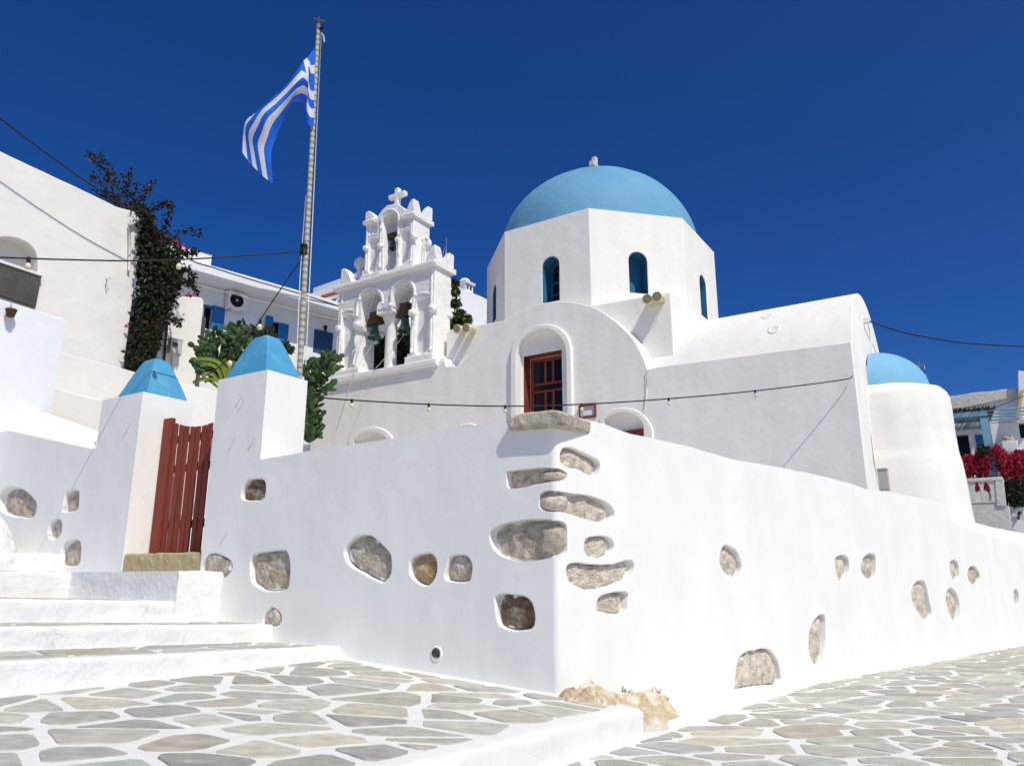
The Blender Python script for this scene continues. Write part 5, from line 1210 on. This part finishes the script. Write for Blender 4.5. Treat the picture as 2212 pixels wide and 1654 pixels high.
mb.plate(G2, [(.02, 2), (9, 2), (9, zg2b-.2), (G2.px(1042, 641)[0], zg2b), (G2.px(974, 614)[0], zg2a), (.02, zg2a)], [dict(pts=hp_, b=.03, depth=1.2, cap=True, capm=1)], .01, 6, .02); mb.build('wall', [M_houseb, M_conc], wh)
chm = MB(); cc2 = G2.P(1004, 628, .5); cw = .3
chm.box(cc2+Vector((0, 0, .0)), G2.T*cw, G2.N*cw, Vector((0, 0, .35)), 0, .02); chm.box(cc2+Vector((0, 0, .37)), G2.T*cw*1.3, G2.N*cw*1.3, Vector((0, 0, .05)), 0, .02)
cap_ = chm.build('chimney', M_houseb, wh); ORG[cap_.name] = ORG[wh.name].copy()
for k in (-1, 1):
    mb = MB(); mb.box(cc2+G2.T*.13*k+G2.N*cw*1.0+Vector((0, 0, .12)), G2.T*.07, G2.N*.02, Vector((0, 0, .12)), 0); mb.build('vent', M_conc, cap_)
mb = MB(); mb.lathe(cc2+Vector((0, 0, .42)), [(.33, 0), (.3, .12), (.2, .23), (.0, .28)], 16); mb.build('dome_cap', M_houseb, cap_)
aw = thing('skylight_awning', 'brown edged awning with pale struts on the roof beside the bell tower', 'awning', G1.P(722, 650, -1)); aP = lambda x, y, d=-.8: G1.P(*c4([(x, y)])[0], d)
mb = MB(); P = [aP(150, 915), aP(170, 890), aP(290, 860), aP(290, 885), aP(165, 918)]; mb.tube([aP(152, 920), aP(165, 895), aP(230, 876), aP(330, 850)], .09, 8); mb.build('canopy_edge', M_tile, aw)
mb = MB(); mb.quad(aP(160, 925), aP(330, 885), aP(330, 965, -.2), aP(235, 965, -.2)); mb.build('glazing', M_glass, aw)
mb = MB(); mb.tube([aP(240, 955), aP(290, 905), aP(330, 860)], .05, 6); mb.tube([aP(158, 926), aP(330, 886)], .045, 6); mb.build('strut', M_houseb, aw)
an = thing('radio_mast', 'thin metal mast rising behind the bell tower', 'mast', G2.P(*c4([(1070, 640)])[0], .8)); mb = MB(); mb.tube([G2.P(*c4([(1070, 660)])[0], .8), G2.P(*c4([(1077, 460)])[0], .8)], .035, 6); mb.build('mast', M_metal, an)
mb = MB(); mb.tube([G2.P(*c4([(1040, 620)])[0], .8), G2.P(*c4([(1074, 500)])[0], .8)], .012, 4); mb.build('guy_wire', M_metal, an)

# ------------------------------------------------------------------ house and terrace at the right
RH = Pl(at(2130, 900, 27).x, 27, 118)
rh = thing('terrace_house', 'white house with a weathered cornice beyond the apse', 'house', RH.w(0, 2, 2)); q = lambda x, y, d=0: RH.px(*cbl([(x, y)])[0], d); Q = lambda x, y, d=0: RH.P(*cbl([(x, y)])[0], d)
zt0_, zt1_ = q(60, 415)[1], q(600, 340)[1]
mb = MB(); dhole = [dict(pts=rect(q(110, 800)[0], q(215, 800)[0], q(150, 960)[1], q(150, 745)[1]), b=.01, depth=.3, cap=True, capm=1), dict(pts=rect(q(655, 700)[0], q(760, 700)[0], q(690, 775)[1], q(690, 640)[1]), b=.01, depth=.4, cap=True, capm=1)]
mb.plate(RH, [(q(-60, 430)[0], -1), (q(1100, 300)[0], -1), (q(1100, 300)[0], zt1_-.1), (q(-60, 430)[0], zt0_-.1)], dhole, 0, 6, .02); mb.build('wall', [M_houseb, M_glass], rh)
mb = MB(); mb.plate(RH, dense([(q(-60, 430)[0], zt0_-.55), (q(640, 400)[0], zt1_-.35), (q(640, 400)[0], zt1_), (q(-60, 430)[0], zt0_)], .2, .03, 3, True), (), -.15, .5, .03); mb.build('cornice', M_old, rh)
mb = MB(); mb.plate(RH, [q(640, 620, -.4), q(690, 620, -.4), q(800, 620, -.4), q(800, 200, -.4), q(650, 178, -.4)], (), -.4, .4, .03); mb.build('chimney_parapet', M_houseb, rh)
mb = MB(); mb.plate(RH, [q(620, 610, -.42), q(655, 610, -.42), q(700, 350, -.42), q(672, 355, -.42)], (), -.46, .05, .01); mb.build('painted_trim', M_ochre, rh)
mb = MB(); mb.plate(RH, rect(q(270, 800)[0], q(345, 800)[0], q(300, 960)[1], q(300, 745)[1]), [dict(pts=rect(q(278, 800)[0], q(338, 800)[0], q(300, 765+20*k)[1]-.06, q(300, 765+20*k)[1]), b=0, depth=.02) for k in range(9)], -.05, .05, .01); mb.build('shutter', M_shut, rh)
mb = MB(); mb.plate(RH, [q(505, 900, -.5), q(640, 900, -.5), q(640, 795, -.5), q(503, 800, -.5)], (), -.5, .5, .03); mb.build('buttress', M_houseb, rh)
mb = MB(); mb.blob(Q(555, 785, -.3), (.2, .15, .13), 3, .2, 3); solo(mb, 'loose_stone', M_stone, 'loose brown stone lying on the white buttress by the bougainvillea', 'stone')
pg = thing('pergola', 'pale blue wooden pergola roofed with dry reeds', 'pergola', Q(400, 1105, -2.6)); PD = -2.6
mb = MB(); a_, b__ = Q(345, 600, PD), Q(430, 1110, PD); mb.box((a_+b__)/2, RH.T*.12, RH.N*.12, (a_-b__)/2, 0, .01); mb.build('post', M_pergola, pg)
zb_r = a_.z+.15; s_a, s_b = q(-120, 600, PD)[0], q(370, 560, PD)[0]
mb = MB(); mb.plate(RH, rect(s_a, s_b, zb_r-.08, zb_r+.08), (), PD-.06, .12, .01); mb.build('beam', M_pergola, pg)
mb = MB(); mb.plate(RH, rect(s_a, s_b, zb_r-.06, zb_r+.05), (), -.12, .1, .01); mb.build('beam', M_pergola, pg)
for k in range(5):
    d = PD+.12+.62*k; mb = MB(); mb.plate(RH, rect(s_a, s_b+1.15, zb_r+.09, zb_r+.14), (), d, .09, .006); mb.build('slat', M_pergola, pg)
R = rs(8); mb = MB()
for k in range(900):
    s_ = R.uniform(s_a, s_b+.25); d0 = R.uniform(PD-.25, -.5); z = zb_r+.17+R.uniform(0, .07); l = R.uniform(.3, .9)
    mb.tube([RH.w(s_, z, d0), RH.w(s_+R.uniform(-.06, .06), z+R.uniform(-.05, .03), d0+l)], .014, 4, 0, False)
mb.build('reed_roof', M_reed, pg)
bl = thing('balustrade', 'white balcony balustrade with pointed openings on a weathered base', 'balustrade', Q(300, 1500, -4)); BD = -4.2; z0 = q(300, 1340, BD)[1]; z1 = q(300, 1165, BD)[1]
mb = MB(); hs_ = []
BDp = lambda x, y: q(x, y, BD)
for x0, x1 in ((105, 150), (187, 232), (268, 313), (345, 402)):
    a, b = BDp(x0, 1250)[0], BDp(x1, 1250)[0]; m2 = (a+b)/2; zt = BDp(290, 1190)[1]; zp = BDp(290, 1162)[1]; zb3 = BDp(290, 1335)[1]
    hs_.append(dict(pts=[(a, zb3), (b, zb3), (b, zt-.05), (b-.03, zt), (m2+.05, zp-.03), (m2, zp), (m2-.05, zp-.03), (a+.03, zt), (a, zt-.05)], b=.01, depth=.16))
sE = BDp(450, 1250)[0]; zTop = BDp(300, 1128)[1]; zBot = BDp(300, 1350)[1]
mb.plate(RH, rect(BDp(40, 1250)[0], sE, zBot, zTop-.08), hs_, BD, .16, .01); mb.build('baluster_panel', M_old, bl)
mb = MB(); mb.plate(RH, rect(BDp(40, 1250)[0], BDp(505, 1110)[0], zTop-.1, zTop), (), BD-.05, .28, .02); mb.build('handrail', M_old, bl)
mb = MB(); mb.plate(RH, [BDp(455, 1375), BDp(545, 1375), BDp(512, 1128), BDp(440, 1135)], (), BD-.03, .3, .02); mb.build('end_post', M_old, bl)
mb = MB(); mb.plate(RH, dense([BDp(40, 1560), BDp(590, 1590), BDp(570, 1375), BDp(455, 1370), BDp(455, 1345), BDp(40, 1355)], .12, .015, 3, True), (), BD+.02, .7, .03); mb.plate(RH, [(BDp(40, 1400)[0], -1), (BDp(590, 1400)[0], -1), (BDp(590, 1400)[0], BDp(300, 1580)[1]), (BDp(40, 1400)[0], BDp(300, 1580)[1])], (), BD+.03, .7, 0); mb.build('base', M_old, bl)
mb = MB(); B3 = -3; z = q(650, 1385, B3)[1]; zz3 = q(650, 1530, B3)[1]
mb.plate(RH, rect(q(565, 1400, B3)[0], q(1000, 1400, B3)[0], zz3-3, z), [dict(pts=[(q(x, 1400, B3)[0], zz3+.08), (q(x+45, 1400, B3)[0], zz3+.08), (q(x+45, 1400, B3)[0], z-.2), (q(x+22, 1400, B3)[0], z-.1), (q(x, 1400, B3)[0], z-.2)], b=.01, depth=.14) for x in (630, 720, 810)], B3, .14, .01); solo(mb, 'lower_balustrade', M_houseb, 'low white balustrade at the right edge below the dark shrub', 'balustrade')
cable([Q(-60, 470, -.6), Q(250, 530, -.6), Q(500, 590, -.6), Q(760, 660, -.6)], .012, 'pale cord crossing in front of the terrace house', 'wire', None, M_rope)
cable([Q(375, 535, PD), Q(560, 460, PD+.8), Q(760, 380, PD+1)], .012, 'dark wire rising from the pergola corner to the right', 'wire')
ant = thing('tv_antenna', 'television antenna standing behind the small blue apse dome', 'antenna', at(1985, 835, 24)); aq = lambda x, y: at(*c8([(x, y)])[0], 24)
mb = MB(); mb.tube([aq(452, 420), aq(452, 235)], .035, 6); mb.build('mast', M_metal, ant)
for (x0, y0, x1, y1) in ((415, 262, 415, 330), (432, 258, 432, 330), (470, 300, 470, 330), (483, 245, 495, 290), (383, 262, 383, 285), (500, 318, 500, 345), (380, 275, 470, 320), (415, 310, 505, 330), (400, 290, 480, 262)):
    mb = MB(); mb.tube([aq(x0, y0), aq(x1, y1)], .018 if x0 != x1 else .026, 5); mb.build('antenna_rod', M_metal, ant)

# ------------------------------------------------------------------ plants
def leaf(mb, p, d, n, l, w, m):
    d = d.normalized(); s = d.cross(n)
    if s.length < 1e-4: return
    s.normalize(); c = p+d*l*.5+s.cross(d)*l*.08
    i = [mb.av(p), mb.av(c+s*w*.5), mb.av(p+d*l), mb.av(c-s*w*.5)]; mb.face(i, m)
def rv(R): 
    while True:
        v = Vector((R.uniform(-1, 1), R.uniform(-1, 1), R.uniform(-1, 1)))
        if .05 < v.length < 1: return v.normalized()
def spray(mbl, mbt, P, R, n, l, spread, mats, tip=True):
    Q = sag_line(P, 6); mbt.tube(Q, .012, 5, 0, False, [.02*(1-.8*k/(len(Q)-1)) for k in range(len(Q))])
    for k in range(n):
        t = R.random()**.8*(len(Q)-1.001); i = int(t); p = Q[i].lerp(Q[i+1], t-i)+rv(R)*spread*R.random()*(1.1-.7*t/(len(Q)-1))
        d = rv(R)+Vector((0, 0, -.2)); leaf(mbl, p, d, rv(R), l*R.uniform(.6, 1.3), l*R.uniform(.4, .75), R.choice(mats))
R = rs(77)
bv = thing('bougainvillea', 'dark bougainvillea climbing the shaded corner of the tall cream house', 'bougainvillea', at(300, 800, 20.6))
ml, mt2 = MB(), MB()
vy = lambda px, py, y=20.4: at(px, py, y)
for (a, b, n) in (([(300, 520), (255, 430), (225, 370), (192, 328)], 21, 150), ([(305, 500), (265, 420), (240, 370), (213, 330)], 20.7, 150), ([(300, 520), (278, 440), (272, 400), (281, 368)], 21, 110), ([(310, 500), (300, 450), (310, 420), (335, 390)], 20.8, 130), ([(320, 520), (325, 470), (345, 440), (372, 443)], 20.6, 120), ([(320, 540), (345, 510), (360, 480), (370, 440)], 20.5, 110), ([(330, 560), (370, 520), (400, 497), (435, 508)], 20.5, 60), ([(340, 590), (370, 560), (400, 545), (425, 548)], 20.3, 160), ([(345, 610), (375, 590), (400, 580), (420, 600)], 20.3, 140), ([(345, 630), (390, 610), (410, 612), (428, 630)], 20.2, 140), ([(300, 480), (262, 445), (240, 430), (205, 415)], 20.9, 130), ([(340, 700), (365, 690), (380, 692), (388, 697)], 20.4, 60), ([(340, 640), (365, 640), (370, 655), (360, 670)], 20.3, 90), ([(300, 470), (290, 440), (288, 420), (296, 395)], 20.9, 90), ([(300, 470), (250, 430), (215, 395), (197, 378)], 21, 80)):
    spray(ml, mt2, [vy(x, y, b+R.uniform(-.2, .2)) for x, y in a], R, int(n*1.25), .12, .26, [0, 0, 1, 1, 0, 0, 0, 1, 2] if False else [0, 0, 0, 0, 1, 0, 0, 1, 0, 0, 1, 0, 1, 0, 0, 0, 1, 2 if R.random() < .25 else 0])
def mass(mb, pts, y0, y1, n, l, mats, R, rad):
    for k in range(n):
        x, y, r = R.choice(pts); a = R.uniform(0, 2*math.pi); q = math.sqrt(R.random())*r
        p = at(x+q*math.cos(a), y+q*math.sin(a), R.uniform(y0, y1))
        leaf(mb, p, rv(R)+Vector((0, 0, -.3)), rv(R), l*R.uniform(.6, 1.3), l*R.uniform(.45, .8), R.choice(mats))
mass(ml, [(315, 500, 24), (325, 530, 34), (335, 560, 42), (340, 590, 48), (345, 620, 45), (330, 650, 42), (325, 685, 38), (315, 720, 34), (305, 755, 32), (300, 780, 28), (350, 545, 42), (360, 600, 40), (312, 470, 20), (300, 462, 22)], 19.6, 21.6, 7600, .15, [0]*9+[1, 1], R, 1)
for (x, y, r) in ((394, 532, 8), (383, 528, 8), (410, 640, 8), (330, 520, 4), (270, 700, 4)):
    for k in range(6): p = at(x+R.uniform(-r, r), y+R.uniform(-r*.6, r*.6), 19.9); leaf(ml, p, rv(R), rv(R), .13, .1, 2)
mt2.tube([at(330, 830, 20.8), at(335, 740, 20.8), at(330, 650, 20.8), at(320, 540, 20.8), at(300, 470, 20.9)], .06, 7, 0, True); 
mt2.build('stems', M_twig, bv); ml.build('foliage', [M_leaf, M_leafr, M_mag], bv)

def pad(mb, c, up, nrm, h, w, R, m=0):
    up = up.normalized(); s = up.cross(nrm).normalized(); n = s.cross(up); rows = []
    th = .035*h/.3
    for k in range(9):
        t = (1-math.cos(math.pi*(.04+.92*k/8)))/2; r = w*.5*math.sin(math.pi*(.04+.92*k/8))**.9*(.72+.28*t); q = th*math.sin(math.pi*(.04+.92*k/8))**.6
        rows.append([c+up*h*t+s*r*math.cos(a)+n*q*math.sin(a) for a in (2*math.pi*j/10 for j in range(10))])
    I = mb.grid(rows, m, True, True); mb.face(I[-1], m); mb.face(I[0][::-1], m); return c+up*h, s, n
def cactus(name, label, spots, y0, y1, n, hh, seed):
    R = rs(seed); t = thing(name, label, 'cactus', at(spots[0][0], spots[0][1]+40, (y0+y1)/2), 'prickly pears in the courtyard')
    mb = MB()
    for k in range(n):
        x, y, r = R.choice(spots); p = at(x+R.uniform(-r, r), y+R.uniform(-r, r), R.uniform(y0, y1))
        c = p; up = Vector((R.uniform(-1, 1), R.uniform(-.8, .8), R.uniform(.3, 1))); nr = Vector((R.uniform(-.8, .8), R.uniform(-1.2, -.5), R.uniform(-.2, .7)))
        for j in range(R.choice((1, 2, 2))):
            h = hh*R.uniform(.75, 1.2); tip, s, nn = pad(mb, c, up, nr, h, h*R.uniform(.7, .9), R)
            c = tip-up.normalized()*.02; up = up.normalized()+s*R.uniform(-.9, .9)+nn*R.uniform(-.3, .3); nr = nn+rv(R)*.5
    mb.build('crown', M_cact, t)
    tk = MB(); x, y, r = spots[-1]; b = at(x, y+45, (y0+y1)/2); tk.tube([b-Vector((0, 0, 2.2)), b+Vector((.1, 0, -.6)), b+Vector((0, 0, .2))], .07, 8); tk.build('trunk', M_twig, t)
    return t
cactus('prickly_pear', 'large prickly pear cactus growing behind the right blue pier cap', [(450, 770, 26), (480, 755, 26), (510, 755, 26), (470, 800, 26), (505, 800, 20), (440, 800, 12), (515, 730, 10)], 17.8, 19.6, 300, .21, 5)
cactus('prickly_pear', 'prickly pear cactus standing between the flagpole and the bell tower', [(690, 805, 20), (705, 795, 14), (708, 785, 9), (675, 830, 20), (668, 860, 18), (690, 840, 18), (668, 900, 9), (671, 925, 8), (672, 880, 10), (670, 940, 7), (662, 800, 8), (713, 780, 5), (672, 905, 8), (671, 935, 7), (670, 915, 7), (673, 925, 6), (670, 945, 6), (671, 950, 5)], 17.6, 19.0, 300, .18, 9)
R = rs(15); al = thing('strap_leaf_plant', 'bright green plant with arching strap leaves over the yard wall', 'plant', at(470, 840, 17.3)); mb = MB()
for (pts, w) in (([(492, 838), (485, 800), (465, 780), (430, 776), (420, 782)], .16), ([(480, 835), (462, 812), (445, 808), (436, 813)], .13), ([(470, 838), (450, 822), (430, 822), (417, 828)], .13), ([(495, 838), (500, 805), (492, 785), (482, 778)], .14), ([(500, 838), (515, 800), (508, 785), (500, 782)], .12), ([(485, 838), (472, 800), (452, 788), (432, 790)], .13), ([(490, 840), (470, 826), (455, 820), (442, 826)], .12), ([(505, 838), (498, 812), (486, 795), (470, 792)], .12)):
    y0 = 17+R.uniform(-.2, .4); P = sag_line([at(x, y, y0-.08*k) for k, (x, y) in enumerate(pts)], 6); rows = []
    for k, p in enumerate(P):
        t = k/(len(P)-1); ww = w*.3*math.sin(math.pi*min(.97, .25+.72*t))
        tg_ = (P[min(k+1, len(P)-1)]-P[max(0, k-1)]).normalized(); s = tg_.cross(Vector((.2, -1, .25))).normalized()
        rows.append([p-s*ww+Vector((0, -.03, .02)), p+Vector((0, .02, -.02)), p+s*ww+Vector((0, -.03, .02))])
    mb.grid(rows, 0, True)
mb.build('leaves', M_aloe, al)
def bush(name, label, cat, spots, y0, y1, n, l, mats, mlist, seed, base, grp=None, stems=6):
    R = rs(seed); t = thing(name, label, cat, base, grp); a, b = MB(), MB()
    mass(a, spots, y0, y1, n, l, mlist, R, 1)
    for k in range(stems):
        x, y, r = R.choice(spots); p = at(x, y, (y0+y1)/2); q = base+Vector((R.uniform(-.2, .2), R.uniform(-.2, .2), 0)); b.tube([q, q.lerp(p, .5)+rv(R)*.15, p], .02, 5, 0, False, [.035, .02, .008])
    b.build('stems', M_twig, t); a.build('foliage', mats, t); return t
bush('shrub', 'feathery grey green shrub in front of the blue shutters', 'shrub', [(520, 728, 14), (540, 735, 18), (560, 725, 16), (580, 720, 14), (575, 740, 14), (500, 730, 8), (625, 755, 7), (545, 712, 6), (615, 745, 6)], 20.5, 22, 2600, .11, [M_olive, M_leaf], [0, 0, 0, 1], 21, at(560, 800, 21))
bush('garden_tree', 'dark leafy tree seen through the arches of the bell tower', 'tree', [(822, 770, 20), (835, 745, 14), (862, 760, 22), (880, 745, 16), (815, 790, 14), (880, 780, 18), (870, 735, 6), (895, 725, 8)], 25, 27.5, 3600, .2, [M_leaf, M_olive], [0, 0, 0, 1], 22, at(850, 830, 26))
bush('climbing_vine', 'green vine covering the arched opening beside the bell tower', 'vine', [(985, 690, 16), (998, 700, 16), (985, 655, 6), (983, 630, 5), (1008, 688, 7), (980, 715, 12), (995, 680, 8), (982, 612, 4)], 30, 32, 2200, .2, [M_olive, M_leaf, M_aloe], [0, 1, 1, 0, 2], 23, at(985, 730, 31))
bush('bougainvillea', 'magenta flowering bougainvillea below the blue pergola', 'bougainvillea', [cbl([(x, y)])[0]+(r*.245,) for x, y, r in ((250, 1000, 70), (320, 960, 70), (210, 1060, 60), (330, 1060, 60), (480, 930, 60), (520, 1010, 70), (600, 980, 70), (670, 950, 70), (640, 1060, 80), (560, 1090, 60), (700, 1080, 70), (440, 890, 50), (200, 960, 40), (360, 1000, 60), (730, 1000, 70), (290, 1180, 50), (380, 1180, 50))], 24.2, 26.2, 11000, .10, [M_mag, M_leaf, M_leafr], [0]*9+[1, 1, 2], 24, at(2165, 1100, 24.2))
bush('dark_shrub', 'dark green shrub in shade under the magenta bougainvillea', 'shrub', [cbl([(x, y)])[0]+(r*.245,) for x, y, r in ((600, 1200, 60), (680, 1200, 80), (570, 1280, 45), (650, 1320, 70), (730, 1290, 70), (620, 1250, 60), (340, 880, 40))], 24.0, 26.0, 4500, .12, [M_leaf], [0], 25, at(2190, 1120, 24.2))
# nails and small marks on the piers
R = rs(3)
for k, (px, py) in enumerate(((523, 853), (528, 864), (552, 944), (508, 948), (283, 915), (276, 921), (262, 905), (365, 925))):
    pass
